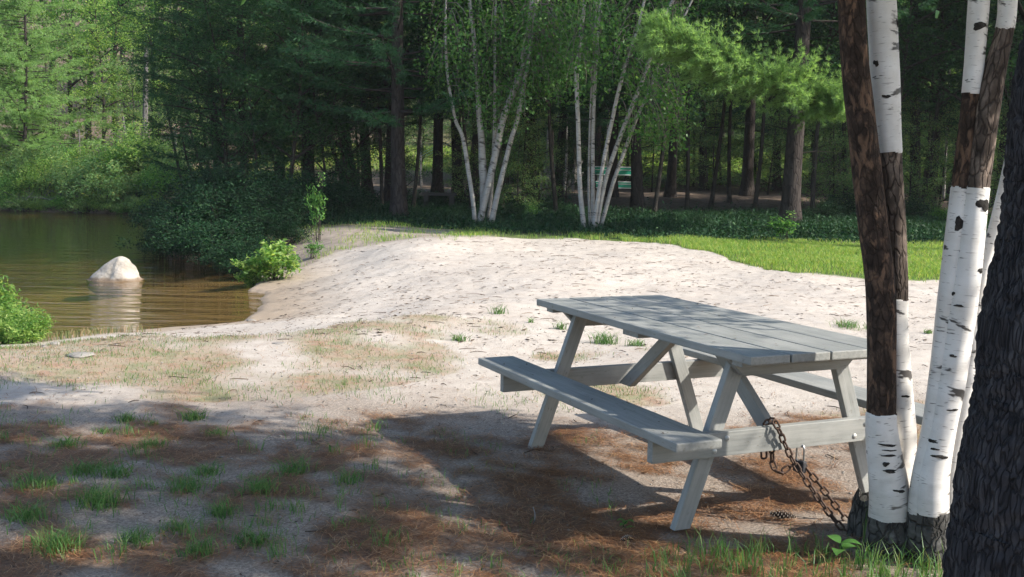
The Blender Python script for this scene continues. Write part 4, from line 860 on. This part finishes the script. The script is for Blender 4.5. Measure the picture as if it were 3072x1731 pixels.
TP = np.array([tabw(R.uniform(-.9, .9), R.uniform(-.38, .38), ZT+.003) for _ in range(40)]+[tabw(R.uniform(-.9, .9), -R.uniform(.54, .72), ZS+.003) for _ in range(14)]); leaves(lb, TP, .022, .97, 0, .4); lb.V[-1][:, 2] = np.repeat(TP[:, 2], 4)+.25*np.abs(lb.V[-1][:, 2]-np.repeat(TP[:, 2], 4))
for P in scatter(520, -3.6, 5, 3.6, 20, lambda x, y: (pond_sd(x, y) > .3)*(lawn_mask(x, y) < .5)*.8):
    a = R.uniform(0, 2*PI); L = R.uniform(.04, .16)*(.6+P[1]*.06); q = np.array([math.cos(a), math.sin(a), 0])
    V, F, uv = tube(catmull([P+[0, 0, .004], P+q*L*.5+[R.normal()*.01, R.normal()*.01, .010], P+q*L+[0, 0, .004]], 5), [.0022, .003, .003, .0025, .0012], 4); lb.add(V, F, 0, uv)
tag(lb.build('litter', ['litter'], None, False), 'dark leaf flakes and twigs strewn over the sand', kind='stuff')
# pebbles: countless small ones are one stuff mesh, the larger ones are things
g = G('granite_pebble'); oc = g.co('Object'); n_ = g.noise(oc, 30, 5, .65); rn = g.n('ShaderNodeObjectInfo').outputs['Random']
pc = g.ramp(n_, [(.3, (.18, .16, .14)), (.6, (.28, .26, .23)), (.8, (.38, .35, .32))]); g.surf(pc, .85, .25, g.bump(n_, .5, .01)); MT['stone'] = g.m
def rock_mesh(name, rx, ry, rz, seed, sub=3, rough=.18, mat='stone', cone=0):
    bm = bmesh.new(); bmesh.ops.create_icosphere(bm, subdivisions=sub, radius=1); rr_ = np.random.default_rng(seed); K_ = [(rr_.normal(size=3)*1.6, rr_.uniform(0, 6)) for _ in range(7)]
    for v in bm.verts:
        p = np.array(v.co); n = sum(math.sin(p@k*(1+.5*i)+f)/(1+.6*i) for i, (k, f) in enumerate(K_))*rough*.45; s = 1+n
        if cone: 
            t_ = max(0, p[2]); s *= (1-cone*t_*.0); sh = 1-cone*t_
            v.co = Vector((p[0]*s*rx*sh, p[1]*s*ry*sh, p[2]*s*rz))
        else: v.co = Vector((p[0]*s*rx, p[1]*s*ry, p[2]*s*rz))
    me = bpy.data.meshes.new(name); bm.to_mesh(me); bm.free(); me.materials.append(MT[mat]); me.polygons.foreach_set('use_smooth', np.full(len(me.polygons), True)); return me
pm = [rock_mesh('pebble', 1, .8, .55, 100+i, 2, .3) for i in range(3)]
pb = MB(); bs_ = []
for me in pm:
    V = np.array([v.co[:] for v in me.vertices]); F = np.array([p.vertices[:] for p in me.polygons]); bs_.append((V, F))
for P in scatter(900, -4, 3, 3.5, 10.5, lambda x, y: (pond_sd(x, y) > .15)*.9):
    V, F = bs_[R.integers(3)]; a = R.uniform(0, 6.3); s = R.uniform(.003, .008)*(1+.05*P[1]); rot = np.array(Matrix.Rotation(a, 3, 'Z')); pb.add((V*s)@rot.T+P+[0, 0, s*.2], F)
tag(pb.build('gravel', ['stone']), 'small pale pebbles strewn over the sandy ground', kind='stuff')
def stone(px, py, w, label, seed, flat=.5):
    p = gp(px, py); r_ = w*K*p[1]/2; o = link('stone', rock_mesh('stone', r_, r_*.75, r_*flat, seed, 3, .35), None); o.location = (p[0], p[1], p[2]+r_*flat*.25); tag(o, label, 'stone')
stone(123, 1031, 20, 'pale stone on the near bank right of the left edge bush', 1, .7) if False else None
stone(140, 868, 22, 'pale angular stone on the near bank beside the low green bush', 2, .7)
stone(112, 874, 17, 'small pale stone touching the larger one on the near bank', 3, .6)
stone(205, 896, 70, 'flat grey stone slab half sunk in the near bank, left of the dry grass', 4, .22)
stone(632, 809, 26, 'white stone at the corner of the pond where sand meets water', 5, .35)
stone(700, 864, 34, 'flat grey stone sunk in the sand below the pond corner', 6, .12)
stone(1488, 1118, 10, 'small white pebble on the ground under the bench', 7, .6)
stone(1615, 1105, 22, 'grey stone on the ground behind the bench end', 8, .6)
stone(1830, 1185, 40, 'grey root shaped stone on the ground behind the near table leg', 9, .4)
stone(275, 1333-60, 20, 'small pale stone lying in the shaded needles at lower left', 10, .6)
stone(1070, 1437, 22, 'grey pebble at the bottom edge of the picture, in the needles', 12, .6)
stone(117, 1445-16, 20, 'whitish pebble in the lower left corner of the ground', 13, .6)
# ------------------------------------------------------------------ boulder in the pond
g = G('pond_boulder'); oc = g.co('Object'); n_ = g.noise(oc, 5, 6, .65); n2 = g.noise(oc, 22, 4, .6)
z_ = g.n('ShaderNodeSeparateXYZ', {0: oc}).outputs[2]
bcol = g.ramp(n_, [(.3, (.24, .21, .17)), (.55, (.37, .33, .28)), (.8, (.47, .43, .38))]); bcol = g.mix(g.ramp(n2, [(.62, 0.), (.72, .5)]), bcol, (.26, .23, .20))
band = g.ramp(g.math('ADD', z_, g.math('MULTIPLY', g.math('SUBTRACT', n_, .5), .10)), [(.0, .9), (.04, .75), (.075, 0.)])
bcol = g.mix(band, bcol, (.16, .11, .07)); g.surf(bcol, .8, .3, g.bump(g.math('ADD', n_, g.math('MULTIPLY', n2, .4)), .7, .03)); MT['boulder'] = g.m
def boulder():
    bm = bmesh.new(); bmesh.ops.create_icosphere(bm, subdivisions=5, radius=1)
    prof = [(-.52, .0), (-.49, .03), (-.30, .20), (-.10, .36), (-.02, .415), (.06, .40), (.16, .30), (.30, .13), (.40, .0)]
    for v in bm.verts:
        p = np.array(v.co); a = math.atan2(p[1], p[0]); h = p[2]
        if h > 0:
            t = 1-h  # 0 top
            rr_ = math.sin(math.acos(min(1, h))); q = 1-rr_
            left, right, fb = .52, .41, .36
            rx = (left if p[0] < 0 else right)
            v.co = Vector((p[0]*rx, p[1]*fb, .47*(1-rr_**(1.55 if p[0] < 0 else 2.1))))
            v.co.x += .02*(1-rr_)
        else: v.co = Vector((p[0]*(.52 if p[0] < 0 else .41)*1.05, p[1]*.4, h*.45))
        w = .016*math.sin(9*v.co.x+4*v.co.y+1)+.010*math.sin(17*v.co.y-16*v.co.z+13*v.co.x)+.006*math.sin(31*v.co.x-27*v.co.z+9*v.co.y)+.012*abs(math.sin(6*v.co.x+11*v.co.z+2*v.co.y))
        v.co += Vector((p[0], p[1], p[2]*.5))*w
    me = bpy.data.meshes.new('boulder'); bm.to_mesh(me); bm.free(); me.materials.append(MT['boulder']); me.polygons.foreach_set('use_smooth', np.full(len(me.polygons), True)); return me
bl = link('boulder', boulder()); q = EYE+ray(287, 706)*((ZW-CAM_H)/ray(287, 706)[2]); bl.location = (q[0], q[1]+.2, ZW); bl.scale = (.88, .88, .76)
tag(bl, 'pale pointed boulder standing in the brown shallow water of the pond', 'boulder')
# stakes in the water by the far bank
for px, py, h, lab in ((216, 528, 52, 'thin pale stake upright in the water by the far bank'), (196, 521, 26, 'short pale stick leaning out of the water at the far bank')):
    r_ = ray(px, py); p = EYE+r_*((ZW-CAM_H)/r_[2]); mb = MB(); V, F, uv = tube(np.array([[0, 0, -.6], [.0, 0, 0], [-.02, 0, h*K*p[1]]]), .03, 6); mb.add(V, F, 0, uv); o = mb.build('stake', ['bark_grey']); o.location = p; tag(o, lab, 'stake')
# driftwood heap
mb = MB()
for _ in range(46):
    b = np.array([gx_at(R.uniform(70, 225), 38.4), 38.2+R.uniform(-.3, .5), ZW+R.uniform(.0, .6)]); d = np.array([R.uniform(-1, 1), R.uniform(-.4, .3), R.uniform(-.25, .45)]); L = R.uniform(.5, 1.8)
    V, F, uv = tube(catmull([b, b+d*L*.5+R.normal(size=3)*.08, b+d*L], 7), np.linspace(R.uniform(.015, .04), .008, 7), 5); mb.add(V, F, 0, uv)
dw = mb.build('driftwood', ['bark_grey']); tag(dw, 'tangle of bare grey driftwood branches at the water line of the far bank', 'driftwood')
# ================================================================== GRASS TUFTS
def tuft(px, py, w, h, n, label, mat='tuft', group=None):
    p = gp(px, py); mb = MB(); W = w*K*p[1]; Hh = h*K*p[1]; P0 = np.zeros((n, 3)); P0[:, :2] = R.normal(size=(n, 2))*W*R.uniform(.23, .29)*(1 if n > 60 else .6)
    blades(mb, P0-[0, 0, .004], Hh*1.1, .0024+.0004*p[1], 1.3); o = mb.build('grass_tuft', [mat], None, False); o.location = p; tag(o, label, 'grass tuft', group); return o
T_ = [(490, 1062, 52, 38, 110, 'bright grass tuft farthest back, catching sun, above the lit needles'), (318, 1060, 48, 26, 90, 'bright grass tuft at the left end of the back pair of tufts'),
      (386, 1074, 40, 20, 60, 'small bright tuft between the two back tufts'), (265, 1095, 46, 24, 80, 'low sunlit tuft at the left border of the lit needles'),
      (383, 1130, 68, 32, 140, 'bright grass tuft in the middle of the sunlit needles'), (540, 1100, 50, 26, 70, 'pale grass tuft at the right border of the lit needles'),
      (170, 1130, 72, 38, 130, 'shaded tuft left of the curved branch shadow'), (215, 1195, 72, 40, 130, 'sunny tuft standing just below the curved branch shadow'),
      (290, 1200, 70, 38, 120, 'grass tuft directly right of the sunny one below the curved shadow'), (520, 1195, 68, 34, 110, 'shaded bluish tuft on bare gravel below the pale tuft'),
      (470, 1240, 105, 48, 190, 'wide grass tuft right of centre in the left foreground'), (255, 1275, 110, 62, 220, 'large thick grass tuft in the lower left foreground'),
      (90, 1235, 95, 52, 180, 'long grass clump near the left edge of the picture'), (70, 1310, 90, 50, 150, 'grass clump below the long one at the left edge'),
      (740, 1200, 90, 46, 140, 'dark tuft in the shade left of the table shadow'), (650, 1240, 80, 44, 130, 'dark tuft below and left of the one by the table shadow'),
      (150, 1390, 110, 64, 200, 'dark grass clump in the lower left corner'), (560, 1300, 80, 44, 130, 'shaded grass tuft above the small grey stick'),
      (630, 1375, 85, 46, 150, 'dark tuft below the small grey stick'), (345, 1370, 90, 46, 140, 'dark grass tuft at the lower left, right of the corner clump'),
      (440, 1345, 90, 40, 120, 'low dark tuft in the shaded gravel at lower left'), (500, 1395, 90, 44, 120, 'dark tuft near the bottom edge below the shaded gravel'),
      (920, 1330, 60, 34, 60, 'thin tuft in the half lit gravel at lower centre'), (875, 1215, 70, 40, 80, 'thin dark tuft at the corner of the table shadow'),
      (1520, 865, 62, 34, 120, 'green grass tuft seen under the tabletop'), (1600, 870, 46, 20, 70, 'low tuft beside the one under the tabletop'),
      (2135, 826, 80, 24, 140, 'sunlit grass tuft on the sand right of the table, left of the birches'), (2335, 840, 30, 14, 50, 'tiny grass tuft on the sand seen between near birch stems'),
      (1155, 858, 60, 22, 60, 'pale thin grass tuft on the bright sand left of the table'), (1255, 790, 60, 26, 50, 'pale wispy grass tuft on the sand farther from the table'), (1335, 812, 24, 14, 30, 'tiny tuft on the sand beside the tabletop corner'), (1410, 830, 34, 26, 50, 'tuft on the sand behind the far table leg')]
for t_ in T_: tuft(*t_)
ntb = MB()
for _ in range(60):
    p = gp(R.uniform(0, 1000), R.uniform(1080, 1450)); n = R.integers(6, 26); P0 = np.zeros((n, 3)); P0[:, :2] = R.normal(size=(n, 2))*.03; blades(ntb, P0+p, R.uniform(.05, .11), .004, .8)
for _ in range(230):
    p = gp(R.uniform(1650, 2440), R.uniform(1392, 1600)); n = R.integers(4, 12); P0 = np.zeros((n, 3)); P0[:, :2] = R.normal(size=(n, 2))*.018; blades(ntb, P0+p, R.uniform(.05, .15), .0042, .6)
for _ in range(70):
    p = gp(R.uniform(1000, 1750), R.uniform(1400, 1480)); n = R.integers(3, 8); P0 = np.zeros((n, 3)); P0[:, :2] = R.normal(size=(n, 2))*.02; blades(ntb, P0+p, R.uniform(.03, .07), .0035, .8)
for _ in range(10):
    p = gp(R.uniform(2160, 2330), R.uniform(1330, 1400)); blades(ntb, np.tile(p, (4, 1)), R.uniform(.2, .34), .004, .35)
P = scatter(60000, -5, 1.5, 6.0, 11, lambda x, y: dry_mask(x, y)*.35*ss(-.2, .5, snoise(x, y, .9, 95, 2))*(pond_sd(x, y) > .3)); blades(ntb, P, .04, .004, 1.0)
P = scatter(16000, -3.6, .5, 3.5, 7, lambda x, y: .5*ss(.1, .6, snoise(x, y, 1.1, 96, 3))); blades(ntb, P, .045, .0032, 1.0)
tag(ntb.build('wispy_grass', ['tuft'], None, False), 'loose green grass blades growing round the foot of the near birch', kind='stuff')
# broad-leaved seedlings
def seedling(px, py, h, lv, label, s=.05):
    p = gp(px, py); e = empty('seedling', tuple(p), R.uniform(0, 6)); tag(e, label, 'plant'); st = MB(); V, F, uv = tube(catmull([[0, 0, 0], [.01, 0, h*.6], [0, .01, h]], 6), [.002]*6, 5); st.add(V, F, 0, uv); st.build('stem', ['leaf_dark'], e)
    for i in range(lv):
        a = i*2.3; z = h*(1-.28*(i//2)); mb = MB(); t = np.linspace(0, 1, 8); w = np.sin(PI*t**.8)*.36*s; x = t*s*1.15; zc_ = z+.35*s*np.sin(t*2.2)-.25*s*t
        V = np.stack([np.stack([x, -w, zc_+.12*w], 1), np.stack([x, 0*w, zc_], 1), np.stack([x, w, zc_+.12*w], 1)], 1).reshape(-1, 3); k_ = np.arange(7)[:, None]*3
        V = V@np.array(Matrix.Rotation(a, 3, 'Z')).T; mb.add(V, np.concatenate([k_+[0, 1, 4, 3], k_+[1, 2, 5, 4]])); mb.build('leaf', ['leaf'], e)
seedling(2245, 1392, .115, 5, 'broad leaved seedling in front of the near birch foot, left one', .058)
seedling(2320, 1402, .15, 6, 'broad leaved seedling between the birch foot and the big pine trunk', .062)
seedling(1573, 1342, .055, 5, 'small broad leaved seedling in the needles left of the near table leg', .035)
seedling(2110, 1425, .09, 4, 'drooping broad leaved seedling at the lower right among the grass', .07)
# pine cones
def cone(px, py, L, rz, label):
    p = gp(px, py); mb = MB(); n = 90
    core = np.stack([np.linspace(-L/2, L/2, 12), 0*np.zeros(12), 0*np.zeros(12)], 1); V, F, uv = tube(core, L*.13*np.sin(np.linspace(.25, 2.9, 12)), 8); mb.add(V, F, 0)
    for i in range(n):
        t = (i+.5)/n; a = i*2.39996; x = -L/2+L*t; r_ = L*.24*math.sin(.35+2.55*t); d = np.array([-.35, math.cos(a), math.sin(a)]); d /= np.linalg.norm(d); s = np.cross(d, [1, 0, 0]); s /= np.linalg.norm(s)
        b = np.array([x, 0, 0]); tip = b+d*r_; w = L*.055; nn = np.cross(d, s)*.008*0
        V = np.array([b-s*w*.5, b+s*w*.5, tip+s*w*.8-d*.002, tip+s*w*.4+d*.003, tip-s*w*.4+d*.003, tip-s*w*.8-d*.002]); mb.add(V, [[0, 1, 2, 5], [5, 2, 3, 4]], [0, 1])
    o = mb.build('pine_cone', ['cone_dark', 'cone_tip'], None, False); o.location = p+[0, 0, L*.2]; o.rotation_euler = (0, .08, rz); tag(o, label, 'pine cone')
g = G('cone_scale'); g.surf((.06, .042, .032), .8, .2); MT['cone_dark'] = g.m
g = G('cone_resin_tip'); g.surf((.45, .41, .36), .7, .3); MT['cone_tip'] = g.m
cone(1970, 1308, .105, -.15, 'open pine cone lying on the needles left of the chain')
cone(1583, 1366, .075, .5, 'pine cone lying in the shadow left of the near table leg')
# loose stick
mb = MB(); p0, p1 = gp(622, 1306), gp(688, 1309); V, F, uv = tube(catmull([p0+[0, 0, .01], (p0+p1)/2+[0, 0, .014], p1+[0, 0, .01]], 8), [.006, .007, .007, .006, .006, .005, .005, .004], 6); mb.add(V, F, 0, uv)
tag(mb.build('stick', ['bark_grey']), 'short grey stick lying among the shaded tufts at lower left', 'stick')
mb = MB(); p0 = gp(1340, 1330); V, F, uv = tube(catmull([p0, p0+[.01, .02, .05], p0+[.0, .03, .085]], 6), np.linspace(.004, .002, 6), 5); mb.add(V, F, 0, uv)
tag(mb.build('stick', ['bark_grey']), 'thin pale twig sticking up in the table shadow', 'stick')
# ================================================================== THINGS IN THE WOODS
g = G('green_paint'); n_ = g.noise(g.co('Object'), 6, 4, .6); g.surf(g.ramp(n_, [(.3, (.02, .33, .21)), (.7, (.04, .44, .29))]), .5, .4); MT['green'] = g.m
g = G('white_paint'); g.surf((.72, .74, .72), .55, .4); MT['white'] = g.m
g = G('old_grey_wood'); n_ = g.noise(g.map(g.co('Object'), (4, 30, 30)), 1, 4, .6); g.surf(g.ramp(n_, [(.3, (.16, .15, .14)), (.7, (.32, .30, .28))]), .85, .2); MT['greywood'] = g.m
g = G('dark_wood'); g.surf((.055, .052, .05), .85, .2); MT['darkwood'] = g.m
BY = 36.5; p = at(1552, 440, BY); bz = tz(p[0], BY)
bench = empty('park_bench', (p[0], BY, bz), .06); tag(bench, 'green painted bench with white edged boards, in the woods behind the thin birches', 'bench')
kk = K*BY
def bbox(u0, u1, v0, v1, z0, z1, name, mat, par=bench, tilt=0, bev=.006):
    P8 = box8(u0, u1, v0, v1, z0, z1)
    if tilt: zc_ = (z0+z1)/2; P8 = [(a_, b_+(c_-zc_)*tilt, c_) for a_, b_, c_ in P8]
    return prism(P8, name, par, None, bev, mat)
def z_of(py): return CAM_H+(425-py)*kk*1.0-bz+(1552-1288)*kk*math.tan(-CAM_R)*1.0
hw = 54*kk
for (ya, yb, v, nm) in ((419, 441, .14, 'back_board'), (456, 474, -.20, 'seat_board')):
    z1, z0 = at(1552, ya, BY)[2]-bz, at(1552, yb, BY)[2]-bz
    b_ = bbox(-hw, hw, v, v+.04, z0+.035, z1-.035, nm, 'green')
    for za, zb in ((z0, z0+.033), (z1-.033, z1)): bbox(-hw, hw, v-.004, v+.044, za, zb, 'edge_trim', 'white', bench)
    bbox(-hw, hw, v-.006, v-.001, (z0+z1)/2+.02, (z0+z1)/2+.045, 'edge_trim', 'white', bench)
ztop = at(1552, 419, BY)[2]-bz; zse = at(1552, 457, BY)[2]-bz
bbox(-hw, hw, -.19, .13, zse-.04, zse-.003, 'seat', 'green')
for s in (-1, 1):
    bbox(s*(hw-.12)-.03, s*(hw-.12)+.03, .185, .225, -.03, ztop-.05, 'leg', 'greywood'); bbox(s*(hw-.12)-.03, s*(hw-.12)+.03, -.15, -.11, -.03, zse-.045, 'leg', 'greywood')
def slat_chair(px, Yd, rz, label):
    x_ = gx_at(px, Yd); e = empty('slat_chair', (x_, Yd, tz(x_, Yd)), rz, 1.15); tag(e, label, 'chair')
    for i in range(5): bbox(-.27+i*.11, -.27+i*.11+.09, .22, .24, .30, .95, 'back_slat', 'greywood', e, .35, .003)
    for i in range(4): bbox(-.28, .28, -.30+i*.12, -.30+i*.12+.10, .34-i*.02, .36-i*.02, 'seat_slat', 'greywood', e, 0, .003)
    for s in (-1, 1):
        bbox(s*.31-.02, s*.31+.02, -.32, -.24, -.02, .55, 'leg', 'greywood', e, 0, .003); bbox(s*.31-.02, s*.31+.02, .22, .30, -.02, .55, 'leg', 'greywood', e, 0, .003); bbox(s*.31-.06, s*.31+.06, -.36, .34, .552, .575, 'armrest', 'greywood', e, 0, .003)
slat_chair(1398, 37, 2.4, 'grey slatted garden chair in the woods left of the green bench'); slat_chair(1432, 38, -2.0, 'grey slatted garden chair half hidden behind the thin birches')
# low plank bench in the shade left of the white birch clump
PYd = 27; p = at(1105, 490, PYd); pz_ = tz(p[0], PYd); lowb = empty('plank_bench', (p[0], PYd, pz_)); tag(lowb, 'low dark plank bench in deep shade left of the white birch clump', 'bench')
zt_ = p[2]-pz_+.05; hw2 = 42*K*PYd; bbox(-hw2, hw2, -.2, .2, zt_-.07, zt_, 'seat', 'darkwood', lowb); [bbox(s*hw2*.75-.06, s*hw2*.75+.06, -.17, .17, -.05, zt_-.073, 'leg', 'darkwood', lowb) for s in (-1, 1)]
# rope swing
g = G('rope'); g.surf((.38, .36, .32), .9, .1); MT['rope'] = g.m
SY = 31.5; sw_ = empty('rope_swing', tuple(at(1054, 480, SY)), .1); tag(sw_, 'rope swing with a small plank seat hanging right of the stout pine', 'swing')
for s in (-1, 1):
    mb = MB(); V, F, uv = tube(np.array([[s*.07, 0, 0], [s*.07, 0, 4.6]]), .011, 5); mb.add(V, F); mb.build('rope', ['rope'], sw_)
bbox(-.22, .22, -.08, .08, -.03, -.001, 'seat', 'greywood', sw_)
# clothes line in the woods
CY = 34; ln_ = empty('clothes_line', tuple(at(1097, 380, CY))); tag(ln_, 'pale blue clothes lines strung between trunks left of the white birch clump', 'clothes line')
g = G('blue_line'); g.surf((.25, .50, .60), .5, .4); MT['line'] = g.m
o_ = at(1097, 380, CY)
for (a0, b0_, a1, b1_) in ((1052, 388, 1112, 358), (1062, 391, 1140, 346), (1066, 396, 1146, 350), (1142, 346, 1160, 356)):
    mb = MB(); V, F, uv = tube(catmull([at(a0, b0_, CY), (at(a0, b0_, CY)+at(a1, b1_, CY))/2-[0, 0, .02], at(a1, b1_, CY)], 6)-o_, .008, 4); mb.add(V, F); mb.build('line', ['line'], ln_)
# cabin glimpsed through the trunks
g = G('cabin_siding'); w_ = g.n('ShaderNodeTexWave', {'Vector': g.co('Object'), 'Scale': 2.2, 'Distortion': .1}, bands_direction='Z').outputs[0]; g.surf(g.mix(w_, (.10, .105, .11), (.15, .155, .16)), .8, .2); MT['siding'] = g.m
g = G('cabin_roof'); g.surf((.16, .15, .15), .9, .2); MT['roof'] = g.m
g = G('window_glass'); g.surf((.02, .025, .03), .1, .5); MT['glass'] = g.m
hy = 46.5; hx = gx_at(1385, hy); hz = tz(hx, hy); cab = empty('cabin', (hx, hy, hz), .1, .8); tag(cab, 'grey sided cabin glimpsed between the trunks behind the two far birch clumps', 'cabin')
bbox(-2.6, 2.6, -1.6, 1.6, -.3, 2.3, 'wall', 'siding', cab, 0, .01)
P8 = [(-2.9, -2.0, 2.305), (2.9, -2.0, 2.305), (2.9, 2.0, 2.305), (-2.9, 2.0, 2.305), (-2.9, -.05, 3.5), (2.9, -.05, 3.5), (2.9, .05, 3.5), (-2.9, .05, 3.5)]; prism(P8, 'roof', cab, None, .01, 'roof')
bbox(-1.8, -.8, -1.66, -1.603, .9, 1.8, 'window', 'glass', cab); bbox(.9, 1.7, -1.66, -1.603, .0, 1.95, 'door', 'greywood', cab)
# hanging dead vines right of the bright bough pine
mb = MB(); p = at(2085, 385, 30)
for _ in range(150):
    q_ = R.uniform(-1, 1); b = at(2090+45*q_, 400-26*math.sqrt(1-q_*q_)+R.normal()*5, 30+R.normal()*.3); L = R.uniform(.5, 1.5); V, F, uv = tube(catmull([b+[0, 0, R.uniform(0, .2)], b+R.normal(size=3)*.08-[0, 0, L*.5], b+R.normal(size=3)*.12-[0, 0, L]], 6), np.linspace(.009, .004, 6), 3); mb.add(V, F, 0, uv)
tag(mb.build('dead_brush', ['catkin']), 'brown tangle of dead hanging brush between the bough pine and the near birches', 'brush')
# ------------------------------------------------------------------ air
g = G('haze'); pv = g.n('ShaderNodeVolumePrincipled', {'Color': (.86, .90, .94, 1), 'Density': .0004, 'Anisotropy': 0.0}); g.nt.links.new(pv.outputs[0], g.out.inputs[1])
hb = MB(); V = np.array(box8(-200, 200, -30, 240, -4, 34)); hb.add(V, [(3, 2, 1, 0), (4, 5, 6, 7), (0, 1, 5, 4), (1, 2, 6, 5), (2, 3, 7, 6), (3, 0, 4, 7)])
tag(hb.build('haze', [g.m], None, False), kind='stuff')
# ================================================================== LIGHT
w = bpy.data.worlds.new('World'); bpy.context.scene.world = w; w.use_nodes = True; nt = w.node_tree; nt.nodes.clear()
sky = nt.nodes.new('ShaderNodeTexSky'); sky.sky_type = 'NISHITA'; sky.sun_disc = False; sky.sun_elevation = SUN_EL; sky.sun_rotation = PI/2-SUN_AZ
bg = nt.nodes.new('ShaderNodeBackground'); bg.inputs[1].default_value = .15; out = nt.nodes.new('ShaderNodeOutputWorld')
nt.links.new(sky.outputs[0], bg.inputs[0]); nt.links.new(bg.outputs[0], out.inputs[0])
sl = bpy.data.lights.new('sun', 'SUN'); sl.energy = 4.7; sl.angle = math.radians(.55); sl.color = (1, .94, .85)
so = bpy.data.objects.new('sun', sl); C.objects.link(so); so.rotation_euler = Vector(-SUN).to_track_quat('-Z', 'Y').to_euler(); so.location = (30, -8, 25)
sc = bpy.context.scene
sc.view_settings.view_transform = 'Standard'; sc.view_settings.look = 'None'; sc.view_settings.exposure = 1.0; sc.view_settings.gamma = 1
sc.render.engine = 'CYCLES'; cy = sc.cycles
cy.volume_bounces = 0; cy.max_bounces = 8; cy.diffuse_bounces = 4; cy.glossy_bounces = 2; cy.transmission_bounces = 3; cy.transparent_max_bounces = 6; cy.use_denoising = True; cy.caustics_reflective = False; cy.caustics_refractive = False
cy.use_adaptive_sampling = True; cy.adaptive_threshold = .02
